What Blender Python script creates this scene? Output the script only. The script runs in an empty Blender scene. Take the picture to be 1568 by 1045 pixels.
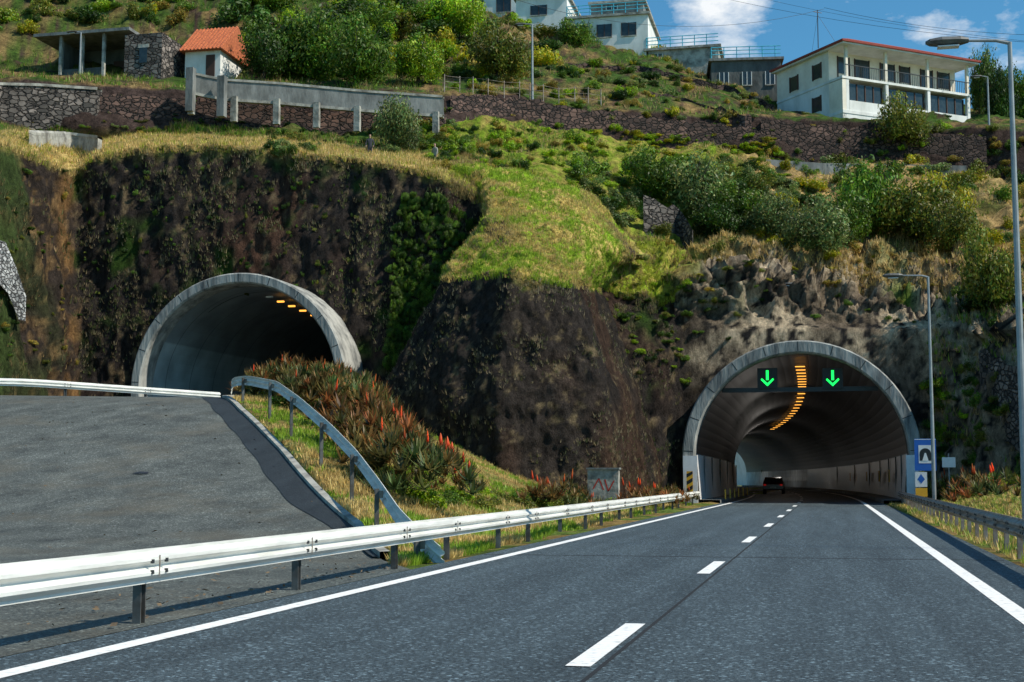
import bpy, math, random
import numpy as np
from mathutils import Vector, Matrix
random.seed(7); rng=np.random.default_rng(7)
scene=bpy.context.scene
# ------------------------------------------------------------------ camera model; image pixels unprojected to world points at chosen depths
F=2178.0; CX,CY=784.0,522.5; CAMZ=1.3
pitch=math.radians(5.56); yaw=math.radians(12.57)
fwd=np.array([-math.sin(yaw)*math.cos(pitch),math.cos(yaw)*math.cos(pitch),math.sin(pitch)])
rgt=np.array([math.cos(yaw),math.sin(yaw),0.0]); upv=np.cross(rgt,fwd)
def ray(px,py): return fwd+rgt*((px-CX)/F)+upv*((CY-py)/F)
def P(px,py,Y):
    d=ray(px,py); t=Y/d[1]; return np.array([d[0]*t,Y,CAMZ+d[2]*t])
def mpp(p): return float(np.dot(np.array(p)-np.array([0,0,CAMZ]),fwd))/F
def sstep(t):
    t=np.clip(t,0,1); return t*t*(3-2*t)
# ------------------------------------------------------------------ noise
def vnoise(p):
    i=np.floor(p).astype(np.int64); f=p-i; f=f*f*(3-2*f)
    def h(a,b,c):
        n=(a*374761393+b*668265263+c*2147483647+1013904223)&0xFFFFFFFF
        n=((n^(n>>13))*1274126177)&0xFFFFFFFF
        n=(n^(n>>16))&0xFFFF
        return n/65535.0
    x,y,z=i[...,0],i[...,1],i[...,2]; u,v,w=f[...,0],f[...,1],f[...,2]
    def L(a,b,t): return a+(b-a)*t
    return L(L(L(h(x,y,z),h(x+1,y,z),u),L(h(x,y+1,z),h(x+1,y+1,z),u),v),
             L(L(h(x,y,z+1),h(x+1,y,z+1),u),L(h(x,y+1,z+1),h(x+1,y+1,z+1),u),v),w)
def fbm(p,o=4):
    s=0;a=.5;t=0
    for k in range(o):
        s=s+a*vnoise(p*(2.03**k)+17.3*k); t+=a; a*=.5
    return s/t
# ------------------------------------------------------------------ materials
def nt(name):
    m=bpy.data.materials.new(name); m.use_nodes=True
    n=m.node_tree.nodes; l=m.node_tree.links
    return m,n,l,n['Principled BSDF']
def mat(name,c1,c2=None,rough=.85,metal=0,scale=3.0,bump=0.0,bscale=None,emit=None,estr=1,stretch=None,detail=6,lo=.35,hi=.65):
    m,n,l,b=nt(name)
    b.inputs['Roughness'].default_value=rough; b.inputs['Metallic'].default_value=metal
    tc=n.new('ShaderNodeTexCoord'); src=tc.outputs['Object']
    if stretch:
        mp=n.new('ShaderNodeMapping'); mp.inputs['Scale'].default_value=stretch; l.new(src,mp.inputs[0]); src=mp.outputs[0]
    if c2 is None: c2=tuple(x*.75 for x in c1)
    no=n.new('ShaderNodeTexNoise'); no.inputs['Scale'].default_value=scale; no.inputs['Detail'].default_value=detail; no.inputs['Roughness'].default_value=.65
    l.new(src,no.inputs['Vector'])
    r=n.new('ShaderNodeValToRGB'); r.color_ramp.elements[0].position=lo; r.color_ramp.elements[1].position=hi
    r.color_ramp.elements[0].color=(*c1,1); r.color_ramp.elements[1].color=(*c2,1)
    l.new(no.outputs['Fac'],r.inputs[0]); l.new(r.outputs[0],b.inputs['Base Color'])
    if bump:
        n2=n.new('ShaderNodeTexNoise'); n2.inputs['Scale'].default_value=bscale or scale*4; n2.inputs['Detail'].default_value=6
        l.new(src,n2.inputs['Vector'])
        bp=n.new('ShaderNodeBump'); bp.inputs['Strength'].default_value=bump; bp.inputs['Distance'].default_value=.1
        l.new(n2.outputs['Fac'],bp.inputs['Height']); l.new(bp.outputs[0],b.inputs['Normal'])
    if emit: b.inputs['Emission Color'].default_value=(*emit,1); b.inputs['Emission Strength'].default_value=estr
    return m
def mat_terrain(name,stretch=(1,1,1),bstr=.9,bd=.35):
    m,n,l,b=nt(name); b.inputs['Roughness'].default_value=.95; b.inputs['Specular IOR Level'].default_value=.12
    at=n.new('ShaderNodeAttribute'); at.attribute_name='Col'
    tc=n.new('ShaderNodeTexCoord'); mp=n.new('ShaderNodeMapping'); mp.inputs['Scale'].default_value=stretch; l.new(tc.outputs['Object'],mp.inputs[0])
    n1=n.new('ShaderNodeTexNoise'); n1.inputs['Scale'].default_value=1.9; n1.inputs['Detail'].default_value=10; n1.inputs['Roughness'].default_value=.82; l.new(mp.outputs[0],n1.inputs['Vector'])
    mr=n.new('ShaderNodeMapRange'); mr.inputs[1].default_value=.36; mr.inputs[2].default_value=.66; mr.inputs[3].default_value=.22; mr.inputs[4].default_value=2.0; l.new(n1.outputs['Fac'],mr.inputs[0])
    vm=n.new('ShaderNodeVectorMath'); vm.operation='SCALE'; l.new(at.outputs['Color'],vm.inputs[0]); l.new(mr.outputs[0],vm.inputs['Scale'])
    l.new(vm.outputs[0],b.inputs['Base Color'])
    n2=n.new('ShaderNodeTexNoise'); n2.inputs['Scale'].default_value=3.4; n2.inputs['Detail'].default_value=10; n2.inputs['Roughness'].default_value=.8; l.new(mp.outputs[0],n2.inputs['Vector'])
    bp=n.new('ShaderNodeBump'); bp.inputs['Strength'].default_value=bstr; bp.inputs['Distance'].default_value=bd
    l.new(n2.outputs['Fac'],bp.inputs['Height']); l.new(bp.outputs[0],b.inputs['Normal'])
    return m
def mat_leaf(name,trans=.3,obj=True):
    m,n,l,b=nt(name)
    at=n.new('ShaderNodeAttribute'); at.attribute_name='Col'; src=at.outputs['Color']
    if obj:
        oi=n.new('ShaderNodeObjectInfo'); vm=n.new('ShaderNodeVectorMath'); vm.operation='MULTIPLY'
        l.new(src,vm.inputs[0]); l.new(oi.outputs['Color'],vm.inputs[1]); src=vm.outputs[0]
    b.inputs['Roughness'].default_value=.5; b.inputs['Specular IOR Level'].default_value=.35
    l.new(src,b.inputs['Base Color'])
    tr=n.new('ShaderNodeBsdfTranslucent'); l.new(src,tr.inputs['Color'])
    mx=n.new('ShaderNodeMixShader'); mx.inputs[0].default_value=trans
    l.new(b.outputs[0],mx.inputs[1]); l.new(tr.outputs[0],mx.inputs[2]); l.new(mx.outputs[0],n['Material Output'].inputs['Surface'])
    return m
def mat_stone(name,ca,cb,mortar,scale=2.2,stretch=(1,1,1.5),hl=1.25):
    m,n,l,b=nt(name); b.inputs['Roughness'].default_value=.9
    tc=n.new('ShaderNodeTexCoord'); mp=n.new('ShaderNodeMapping'); mp.inputs['Scale'].default_value=stretch; l.new(tc.outputs['Object'],mp.inputs[0])
    nz=n.new('ShaderNodeTexNoise'); nz.inputs['Scale'].default_value=2.5; nz.inputs['Detail'].default_value=3; l.new(mp.outputs[0],nz.inputs['Vector'])
    ad=n.new('ShaderNodeMixRGB'); ad.blend_type='ADD'; ad.inputs[0].default_value=.35; l.new(mp.outputs[0],ad.inputs[1]); l.new(nz.outputs['Color'],ad.inputs[2])
    v=n.new('ShaderNodeTexVoronoi'); v.inputs['Scale'].default_value=scale; l.new(ad.outputs[0],v.inputs['Vector'])
    e=n.new('ShaderNodeTexVoronoi'); e.feature='DISTANCE_TO_EDGE'; e.inputs['Scale'].default_value=scale; l.new(ad.outputs[0],e.inputs['Vector'])
    sp=n.new('ShaderNodeSeparateColor'); l.new(v.outputs['Color'],sp.inputs[0])
    r=n.new('ShaderNodeValToRGB'); r.color_ramp.elements[0].color=(*ca,1); r.color_ramp.elements[1].color=(*cb,1); r.color_ramp.elements[1].position=.75; l.new(sp.outputs[0],r.inputs[0])
    el=r.color_ramp.elements.new(.95); el.color=(*[min(.7,x*hl) for x in cb],1)
    mr=n.new('ShaderNodeMapRange'); mr.inputs[1].default_value=.0; mr.inputs[2].default_value=.13; l.new(e.outputs['Distance'],mr.inputs[0])
    mx=n.new('ShaderNodeMixRGB'); mx.inputs[1].default_value=(*mortar,1); l.new(mr.outputs[0],mx.inputs[0]); l.new(r.outputs[0],mx.inputs[2])
    wz=n.new('ShaderNodeTexNoise'); wz.inputs['Scale'].default_value=.55; wz.inputs['Detail'].default_value=6; wz.inputs['Roughness'].default_value=.7; l.new(tc.outputs['Object'],wz.inputs['Vector'])
    wr=n.new('ShaderNodeMapRange'); wr.inputs[1].default_value=.35; wr.inputs[2].default_value=.65; wr.inputs[3].default_value=.45; wr.inputs[4].default_value=1.5; l.new(wz.outputs['Fac'],wr.inputs[0])
    vm=n.new('ShaderNodeVectorMath'); vm.operation='SCALE'; l.new(mx.outputs[0],vm.inputs[0]); l.new(wr.outputs[0],vm.inputs['Scale']); l.new(vm.outputs[0],b.inputs['Base Color'])
    bp=n.new('ShaderNodeBump'); bp.inputs['Strength'].default_value=1; bp.inputs['Distance'].default_value=.2; l.new(mr.outputs[0],bp.inputs['Height']); l.new(bp.outputs[0],b.inputs['Normal'])
    return m
def mat_asphalt(name,c,seed=0,patch=.25,speck=.6,fleck=1.5,stretch=(1,.18,1),stain=0):
    m,n,l,b=nt(name); b.inputs['Roughness'].default_value=.62; b.inputs['Specular IOR Level'].default_value=.4
    tc=n.new('ShaderNodeTexCoord')
    a=n.new('ShaderNodeTexNoise'); a.inputs['Scale'].default_value=30; a.inputs['Detail'].default_value=4; a.inputs['Roughness'].default_value=.85; l.new(tc.outputs['Object'],a.inputs['Vector'])
    mp=n.new('ShaderNodeMapping'); mp.inputs['Scale'].default_value=stretch; mp.inputs['Location'].default_value=(seed,0,0); l.new(tc.outputs['Object'],mp.inputs[0])
    g=n.new('ShaderNodeTexNoise'); g.inputs['Scale'].default_value=1.3; g.inputs['Detail'].default_value=9; g.inputs['Roughness'].default_value=.7; l.new(mp.outputs[0],g.inputs['Vector'])
    r1=n.new('ShaderNodeMapRange'); r1.inputs[1].default_value=.38; r1.inputs[2].default_value=.62; r1.inputs[3].default_value=1-speck; r1.inputs[4].default_value=1+speck; l.new(a.outputs['Fac'],r1.inputs[0])
    fv=n.new('ShaderNodeTexVoronoi'); fv.inputs['Scale'].default_value=34; l.new(tc.outputs['Object'],fv.inputs['Vector'])
    fs=n.new('ShaderNodeSeparateColor'); l.new(fv.outputs['Color'],fs.inputs[0])
    fr=n.new('ShaderNodeMapRange'); fr.inputs[1].default_value=.8; fr.inputs[2].default_value=1; fr.inputs[3].default_value=1; fr.inputs[4].default_value=1+fleck; l.new(fs.outputs[0],fr.inputs[0])
    r2=n.new('ShaderNodeMapRange'); r2.inputs[1].default_value=.3; r2.inputs[2].default_value=.7; r2.inputs[3].default_value=1-patch; r2.inputs[4].default_value=1+patch; l.new(g.outputs['Fac'],r2.inputs[0])
    mu=n.new('ShaderNodeMath'); mu.operation='MULTIPLY'; l.new(r1.outputs[0],mu.inputs[0]); l.new(r2.outputs[0],mu.inputs[1])
    mf=n.new('ShaderNodeMath'); mf.operation='MULTIPLY'; l.new(mu.outputs[0],mf.inputs[0]); l.new(fr.outputs[0],mf.inputs[1])
    vm=n.new('ShaderNodeVectorMath'); vm.operation='SCALE'; vm.inputs[0].default_value=c; l.new(mf.outputs[0],vm.inputs['Scale']); out=vm.outputs[0]
    if stain:
        s=n.new('ShaderNodeTexNoise'); s.inputs['Scale'].default_value=.28; s.inputs['Detail'].default_value=8; s.inputs['Roughness'].default_value=.7; l.new(tc.outputs['Object'],s.inputs['Vector'])
        sr=n.new('ShaderNodeMapRange'); sr.inputs[1].default_value=.5; sr.inputs[2].default_value=.68; sr.inputs[3].default_value=0; sr.inputs[4].default_value=.6; l.new(s.outputs['Fac'],sr.inputs[0])
        mx=n.new('ShaderNodeMixRGB'); mx.inputs[2].default_value=(.15,.13,.09,1); l.new(sr.outputs[0],mx.inputs[0]); l.new(out,mx.inputs[1]); out=mx.outputs[0]
    l.new(out,b.inputs['Base Color'])
    bp=n.new('ShaderNodeBump'); bp.inputs['Strength'].default_value=1; bp.inputs['Distance'].default_value=.02; l.new(a.outputs['Fac'],bp.inputs['Height']); l.new(bp.outputs[0],b.inputs['Normal'])
    return m
M={}
M['terrain']=mat_terrain('hill_earth'); M['cut']=mat_terrain('cut_rock',stretch=(1,1,.55),bstr=1.0,bd=.6)
M['leaf']=mat_leaf('foliage',.35); M['grass']=mat_leaf('grass_blades',.35,False)
M['asph']=mat_asphalt('asphalt_main',(.046,.064,.074),patch=.38,speck=.85,fleck=2.6,stretch=(1.1,.05,1)); M['asph2']=mat_asphalt('asphalt_old',(.080,.088,.079),seed=3.7,patch=.5,speck=.7,fleck=1.8,stretch=(.8,.5,1),stain=1)
M['rail_shadow']=mat_asphalt('asphalt_rail_shadow',(.022,.028,.032),seed=1,patch=.4,speck=.5,fleck=.8)  # darkened asphalt, stands in for the curved rail's shadow
M['paint']=mat('road_paint',(.82,.82,.80),(.40,.41,.40),scale=11,lo=.52,hi=.72)
M['tar']=mat('tar_seam',(.012,.013,.015))
M['conc']=mat('concrete',(.25,.26,.25),(.10,.105,.10),scale=1.3,bump=.3,stretch=(1,1,.4))
M['ring']=mat('portal_concrete',(.40,.40,.37),(.085,.092,.092),scale=1.1,bump=.5,stretch=(1.5,1,.3),detail=10,lo=.40,hi=.66)
M['concd']=mat('concrete_dark',(.13,.14,.135),(.05,.055,.052),scale=.9,bump=.4,stretch=(1,1,.5))
M['concl']=mat('concrete_light',(.42,.41,.36),(.16,.15,.13),scale=1.5,bump=.3,lo=.4,hi=.64)
M['galv']=mat('galvanised_steel',(.82,.82,.77),(.55,.55,.51),rough=.45,metal=.0,scale=2.5,stretch=(1,.3,3))
M['galvold']=mat('galvanised_weathered',(.40,.36,.32),(.20,.13,.09),rough=.65,metal=.2,scale=3)
M['post']=mat('steel_post',(.15,.16,.16),(.07,.06,.05),rough=.6,metal=.3)
M['pole']=mat('lamp_pole_steel',(.33,.36,.37),(.24,.26,.27),rough=.5,metal=.2)
M['dark']=mat('dark_metal',(.03,.032,.035),rough=.5)
M['white']=mat('white_render',(.85,.85,.82),(.62,.62,.58),scale=.8,stretch=(1,1,.4))
M['cream']=mat('cream_render',(.86,.80,.68),(.68,.61,.50),scale=.7)
M['roof']=mat('clay_tiles',(.40,.07,.045),(.22,.04,.03),scale=5,bump=.6,stretch=(3,3,1))
M['tile_o']=mat('orange_tiles',(.68,.20,.07),(.36,.09,.04),scale=6,bump=.8)
M['glass']=mat('window_glass',(.02,.03,.035),(.04,.055,.06),rough=.12)
M['wood']=mat('brown_shutter',(.08,.04,.03))
M['bluep']=mat('blue_railing_paint',(.07,.45,.60),rough=.5)
M['stone']=mat_stone('dry_stone',(.034,.020,.017),(.12,.070,.055),(.010,.008,.007),scale=2.4)
M['stoneg']=mat_stone('grey_stone',(.05,.045,.04),(.19,.16,.14),(.015,.013,.012),scale=2.3)
M['stonew']=mat_stone('pale_stone',(.20,.21,.21),(.45,.45,.44),(.08,.08,.08),scale=3.5)
M['signblue']=mat('sign_blue',(.015,.12,.48),(.012,.10,.42),rough=.4)
M['signwhite']=mat('sign_white',(.8,.8,.8),(.68,.68,.68),rough=.4)
M['yellow']=mat('sign_yellow',(.80,.42,.02),(.7,.36,.02),rough=.45)
M['black']=mat('black_paint',(.012,.012,.013),rough=.5)
M['red']=mat('red_paint',(.55,.04,.02),rough=.5)
M['car']=mat('car_paint',(.08,.02,.018),(.06,.015,.014),rough=.25)
M['skin']=mat('skin',(.45,.27,.19),(.40,.23,.16),rough=.6); M['cloth1']=mat('cloth_dark',(.03,.035,.045)); M['cloth2']=mat('cloth_light',(.34,.33,.28)); M['hair']=mat('hair',(.03,.02,.015))
M['litter']=mat('dead_leaves',(.22,.15,.08),(.07,.05,.03),scale=2)
M['green_led']=mat('green_led',(.0,.6,.1),(.0,.6,.1),emit=(.01,1.0,.10),estr=2.2)
M['sodium']=mat('sodium_lamp',(.9,.4,.05),(.9,.4,.05),emit=(1.0,.42,.06),estr=2.0)
M['tail']=mat('tail_light',(.4,.01,.01),(.4,.01,.01),emit=(1,.03,.02),estr=.15)
M['bark']=mat('bark',(.09,.065,.045),(.05,.04,.03),scale=8)
def mat_lining(name,zsplit,white=(.62,.66,.68),dark=(.055,.06,.065)):
    m,n,l,b=nt(name); b.inputs['Roughness'].default_value=.5
    tc=n.new('ShaderNodeTexCoord'); sp=n.new('ShaderNodeSeparateXYZ'); l.new(tc.outputs['Object'],sp.inputs[0])
    mr=n.new('ShaderNodeMapRange'); mr.inputs[1].default_value=zsplit-.04; mr.inputs[2].default_value=zsplit+.04; l.new(sp.outputs[2],mr.inputs[0])
    mo=n.new('ShaderNodeMath'); mo.operation='PINGPONG'; mo.inputs[1].default_value=1.5; l.new(sp.outputs[1],mo.inputs[0])
    jt=n.new('ShaderNodeMapRange'); jt.inputs[1].default_value=.0; jt.inputs[2].default_value=.06; jt.inputs[3].default_value=.3; l.new(mo.outputs[0],jt.inputs[0])
    no=n.new('ShaderNodeTexNoise'); no.inputs['Scale'].default_value=.6; no.inputs['Detail'].default_value=6; l.new(tc.outputs['Object'],no.inputs['Vector'])
    nr=n.new('ShaderNodeMapRange'); nr.inputs[1].default_value=.3; nr.inputs[2].default_value=.7; nr.inputs[3].default_value=.65; nr.inputs[4].default_value=1.15; l.new(no.outputs['Fac'],nr.inputs[0])
    mx=n.new('ShaderNodeMixRGB'); mx.inputs[1].default_value=(*white,1); mx.inputs[2].default_value=(*dark,1); l.new(mr.outputs[0],mx.inputs[0])
    mu=n.new('ShaderNodeMath'); mu.operation='MULTIPLY'; l.new(jt.outputs[0],mu.inputs[0]); l.new(nr.outputs[0],mu.inputs[1])
    vm=n.new('ShaderNodeVectorMath'); vm.operation='SCALE'; l.new(mx.outputs[0],vm.inputs[0]); l.new(mu.outputs[0],vm.inputs['Scale']); l.new(vm.outputs[0],b.inputs['Base Color'])
    return m
M['lin_r']=mat_lining('tunnel_lining',2.7,white=(.80,.86,.90),dark=(.016,.019,.022)); M['lin_l']=mat_lining('tunnel_lining_old',9.0,white=(.40,.47,.49),dark=(.26,.30,.32))
# ------------------------------------------------------------------ mesh helpers
def fm(name,V,Fc,mats,col=None,mi=None,smooth=False,parent=None):
    V=np.asarray(V,dtype=np.float32); Fc=np.asarray(Fc,dtype=np.int32)
    me=bpy.data.meshes.new(name); k=Fc.shape[1]; nf=len(Fc)
    me.vertices.add(len(V)); me.vertices.foreach_set('co',V.ravel())
    me.loops.add(nf*k); me.loops.foreach_set('vertex_index',Fc.ravel())
    me.polygons.add(nf); me.polygons.foreach_set('loop_start',np.arange(nf,dtype=np.int32)*k); me.polygons.foreach_set('loop_total',np.full(nf,k,dtype=np.int32))
    if smooth: me.polygons.foreach_set('use_smooth',np.ones(nf,dtype=bool))
    if not isinstance(mats,(list,tuple)): mats=[mats]
    for m in mats: me.materials.append(m)
    if mi is not None: me.polygons.foreach_set('material_index',np.asarray(mi,dtype=np.int32))
    if col is not None:
        ca=me.color_attributes.new('Col','FLOAT_COLOR','POINT'); c4=np.ones((len(V),4),dtype=np.float32); c4[:,:3]=col; ca.data.foreach_set('color',c4.ravel())
    me.update(calc_edges=True)
    o=bpy.data.objects.new(name,me); scene.collection.objects.link(o)
    if parent: o.parent=parent
    return o
def gridfaces(nr,nc):
    r,c=np.meshgrid(np.arange(nr-1),np.arange(nc-1),indexing='ij'); a=(r*nc+c).ravel()
    return np.stack([a,a+1,a+nc+1,a+nc],1)
def pm(name,V,Fs,m,smooth=False,parent=None):
    me=bpy.data.meshes.new(name); me.from_pydata([tuple(map(float,v)) for v in V],[],Fs); me.materials.append(m)
    if smooth: me.polygons.foreach_set('use_smooth',[True]*len(me.polygons))
    o=bpy.data.objects.new(name,me); scene.collection.objects.link(o)
    if parent: o.parent=parent
    return o
def empty(name,loc=(0,0,0),rz=0):
    o=bpy.data.objects.new(name,None); o.location=loc; o.rotation_euler=(0,0,rz); scene.collection.objects.link(o); return o
class B:
    def __init__(s,name,loc=(0,0,0),rz=0): s.e=empty(name,[float(x) for x in loc],rz); s.p={}
    def add(s,part,m,V,Fs):
        k=(part,m); vs,fs=s.p.setdefault(k,([],[])); o=len(vs); vs+= [tuple(map(float,v)) for v in V]; fs+=[tuple(i+o for i in f) for f in Fs]
    def box(s,part,m,x0,x1,y0,y1,z0,z1):
        V=[(x0,y0,z0),(x1,y0,z0),(x1,y1,z0),(x0,y1,z0),(x0,y0,z1),(x1,y0,z1),(x1,y1,z1),(x0,y1,z1)]
        s.add(part,m,V,[(0,3,2,1),(4,5,6,7),(0,1,5,4),(1,2,6,5),(2,3,7,6),(3,0,4,7)])
    def tube(s,part,m,pts,r,n=8):
        pts=[Vector([float(a) for a in p]) for p in pts]; rs=r if isinstance(r,(list,tuple)) else [r]*len(pts); V=[];Fs=[]
        for i,p in enumerate(pts):
            d=(pts[min(i+1,len(pts)-1)]-pts[max(i-1,0)]).normalized()
            a=d.orthogonal().normalized() if abs(d.z)<.9 else Vector((1,0,0))
            a=(a-d*a.dot(d)).normalized()
            if i>0:
                a=pa-d*pa.dot(d); a.normalize()
            pa=a; b=d.cross(a)
            for k in range(n):
                t=2*math.pi*k/n; V.append(p+(a*math.cos(t)+b*math.sin(t))*rs[i])
        for i in range(len(pts)-1):
            for k in range(n): Fs.append((i*n+k,i*n+(k+1)%n,(i+1)*n+(k+1)%n,(i+1)*n+k))
        Fs.append(tuple(range(n))[::-1]); Fs.append(tuple((len(pts)-1)*n+k for k in range(n)))
        s.add(part,m,V,Fs)
    def done(s):
        for i,((part,m),(v,f)) in enumerate(s.p.items()): pm(part,v,f,M[m],parent=s.e)
        return s.e
# ------------------------------------------------------------------ ground
XB=[(-30,-6.6),(20,-6.6),(22,-7.0),(27.5,-9.4),(37.3,-14.9),(45,-19.5),(51,-22.8),(60,-23.6),(300,-24)]
def xb(Y): return np.interp(Y,[a for a,_ in XB],[b for _,b in XB])
def G(X,Y):
    X=np.asarray(X,float); Y=np.asarray(Y,float)
    H=4.5+.022*np.clip(-X-22,-15,30)
    R=H*sstep((Y-22)/32)*(1-sstep((Y-150)/30))
    e=X-xb(Y); w=1-sstep(e/np.maximum(.5,.95*(-7.2-xb(Y))))
    z=R*w
    z=z+np.clip(X-4.6,0,12)*.28*sstep((Y+5)/15)*(1-sstep((Y-150)/60))
    return z
def hitG(px,py,y0=8,y1=78):
    d=ray(px,py); Y=y0
    while Y<y1:
        t=Y/d[1]; x=d[0]*t; z=CAMZ+d[2]*t
        if z<=G(x,Y): break
        Y+=.1
    return np.array([x,Y,float(G(x,Y))])
xs=np.unique(np.concatenate([[-900,-600,-400,-250,-150,-100],np.arange(-75,-45,3),np.arange(-45,10,.5),np.arange(10,40,3),[60,100,200,400,900]]))
ys=np.unique(np.concatenate([[-300,-150,-60,-30],np.arange(-20,20,2),np.arange(20,84,.5),np.arange(84,200,6),[220,260,300,400,600,1000,1800]]))
XX,YY=np.meshgrid(xs,ys); ZZ=G(XX,YY)
V=np.stack([XX,YY,ZZ],-1).reshape(-1,3)
V[:,2]-=.03*(V[:,0]<xb(V[:,1])); nn=fbm(V*.35,4)
verge=(V[:,0]>xb(V[:,1]))&(V[:,0]<-6.4)&(V[:,1]>20)
V[verge,2]+=(nn[verge]-.5)*.35
gc=np.array([.13,.19,.035])*(.5+nn[:,None]); dry=fbm(V*.9+40,3)[:,None]
gc=gc*(dry<.5)+np.array([.34,.23,.08])*(dry>=.5)*(.6+.6*nn[:,None])
fm('ground',V,gridfaces(len(ys),len(xs)),M['terrain'],col=gc,smooth=True)
KR=.000487; PX0=-1.6
def cx(Y): return PX0-KR*np.clip(np.asarray(Y,float)-79,0,None)**2
def sheet(name,m,xa,xb_,Ys,z,both=False):
    Ys=np.asarray(Ys,float); off=cx(Ys)-PX0; xa=np.broadcast_to(xa,Ys.shape)+off; xc=np.broadcast_to(xb_,Ys.shape)+off
    V=np.concatenate([np.stack([xa,Ys,np.full_like(Ys,z)],-1),np.stack([xc,Ys,np.full_like(Ys,z)],-1)]); n=len(Ys)
    Fc=[(i,n+i,n+i+1,i+1) for i in range(n-1)]
    return V,Fc
Yr=np.concatenate([[-30,0],np.arange(10,79,10),np.arange(79,340,6)])
V,Fc=sheet('',0,-5.95,2.75,Yr,.004); pm('road',V,Fc,M['asph'])
mk=B('road_markings')
for x,w,ys_,m in [(-5.42,.2,Yr,'paint'),(1.76,.2,Yr,'paint')]:
    V,Fc=sheet('',0,x-w/2,x+w/2,ys_,.009); mk.add('edge_line',m,V,Fc)
for k in range(-1,26):
    y=9.9+10*k; V,Fc=sheet('',0,-1.83,-1.65,[y,y+1.5,y+3],.012); mk.add('centre_dashes','paint',V,Fc)
V,Fc=sheet('',0,-1.60,-1.565,np.arange(4,79,5.),.008); mk.add('tar_seam','tar',V,Fc)
V,Fc=sheet('',0,-5.9,2.7,[24.2,24.32],.0065); mk.add('tar_seam','tar',V,Fc)
V,Fc=sheet('',0,-5.9,2.7,[71.2,71.5],.0065); mk.add('tar_seam','tar',V,Fc)
mk.done()
ry=np.concatenate([np.arange(-20,20,2.),np.arange(20,74,.5),np.arange(74,150,4.)]); nx=40; rows=[]
for y in ry:
    xr=-5.96 if y<20 else float(xb(y))
    if 20<=y<22: xr=-5.96+(y-20)/2*(float(xb(22))+5.96)
    t=np.linspace(0,1,nx); x=-60+(xr+60)*t; rows.append(np.stack([x,np.full(nx,y),G(x,y)+.006+.02*(y>24)],-1))
fm('slip_road',np.array(rows).reshape(-1,3),gridfaces(len(ry),nx),M['asph2'],smooth=True)
kb=B('kerb')
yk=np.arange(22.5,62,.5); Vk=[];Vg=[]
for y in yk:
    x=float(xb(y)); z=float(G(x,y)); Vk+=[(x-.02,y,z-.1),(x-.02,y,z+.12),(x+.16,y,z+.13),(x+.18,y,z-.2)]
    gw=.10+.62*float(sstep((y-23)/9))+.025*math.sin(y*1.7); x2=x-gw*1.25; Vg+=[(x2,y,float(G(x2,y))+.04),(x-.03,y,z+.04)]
kb.add('kerb_stones','concl',Vk,[(i*4+j,i*4+j+1,i*4+j+5,i*4+j+4) for i in range(len(yk)-1) for j in range(3)]); kb.add('rail_shadow_strip','rail_shadow',Vg,[(i*2,i*2+1,i*2+3,i*2+2) for i in range(len(yk)-1)]); kb.done()  # strip beside the kerb is the rail's shadow painted as dark asphalt
n=1300; Y=rng.uniform(6,50,n); X=np.where(rng.random(n)<.6,-6.1-rng.exponential(1.1,n),rng.uniform(-30,-7,n)); ok=X<xb(Y)-.05; ok|=Y<20; X,Y=X[ok],Y[ok]; n=len(X)
Z=G(X,Y)+.035+.012*rng.random(n); c=np.stack([X,Y,Z],1); a=rng.uniform(0,6.28,n); s=rng.uniform(.012,.06,n)
u=np.stack([np.cos(a)*s,np.sin(a)*s,rng.uniform(-.01,.015,n)],1); v=np.stack([-np.sin(a)*s*.5,np.cos(a)*s*.5,rng.uniform(-.01,.015,n)],1)
fm('leaf_litter',np.stack([c-u,c+v,c+u,c-v],1).reshape(-1,3),np.arange(n*4).reshape(-1,4),M['litter'])
p=hitG(215,728); b=B('road_debris',p); b.add('tyre_fragment','dark',[(-.2,-.05,.03),(.05,-.08,.05),(.22,.0,.04),(.18,.1,.09),(-.05,.08,.10),(-.22,.05,.06)],[(0,1,4,5),(1,2,3,4)]); b.done()
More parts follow.
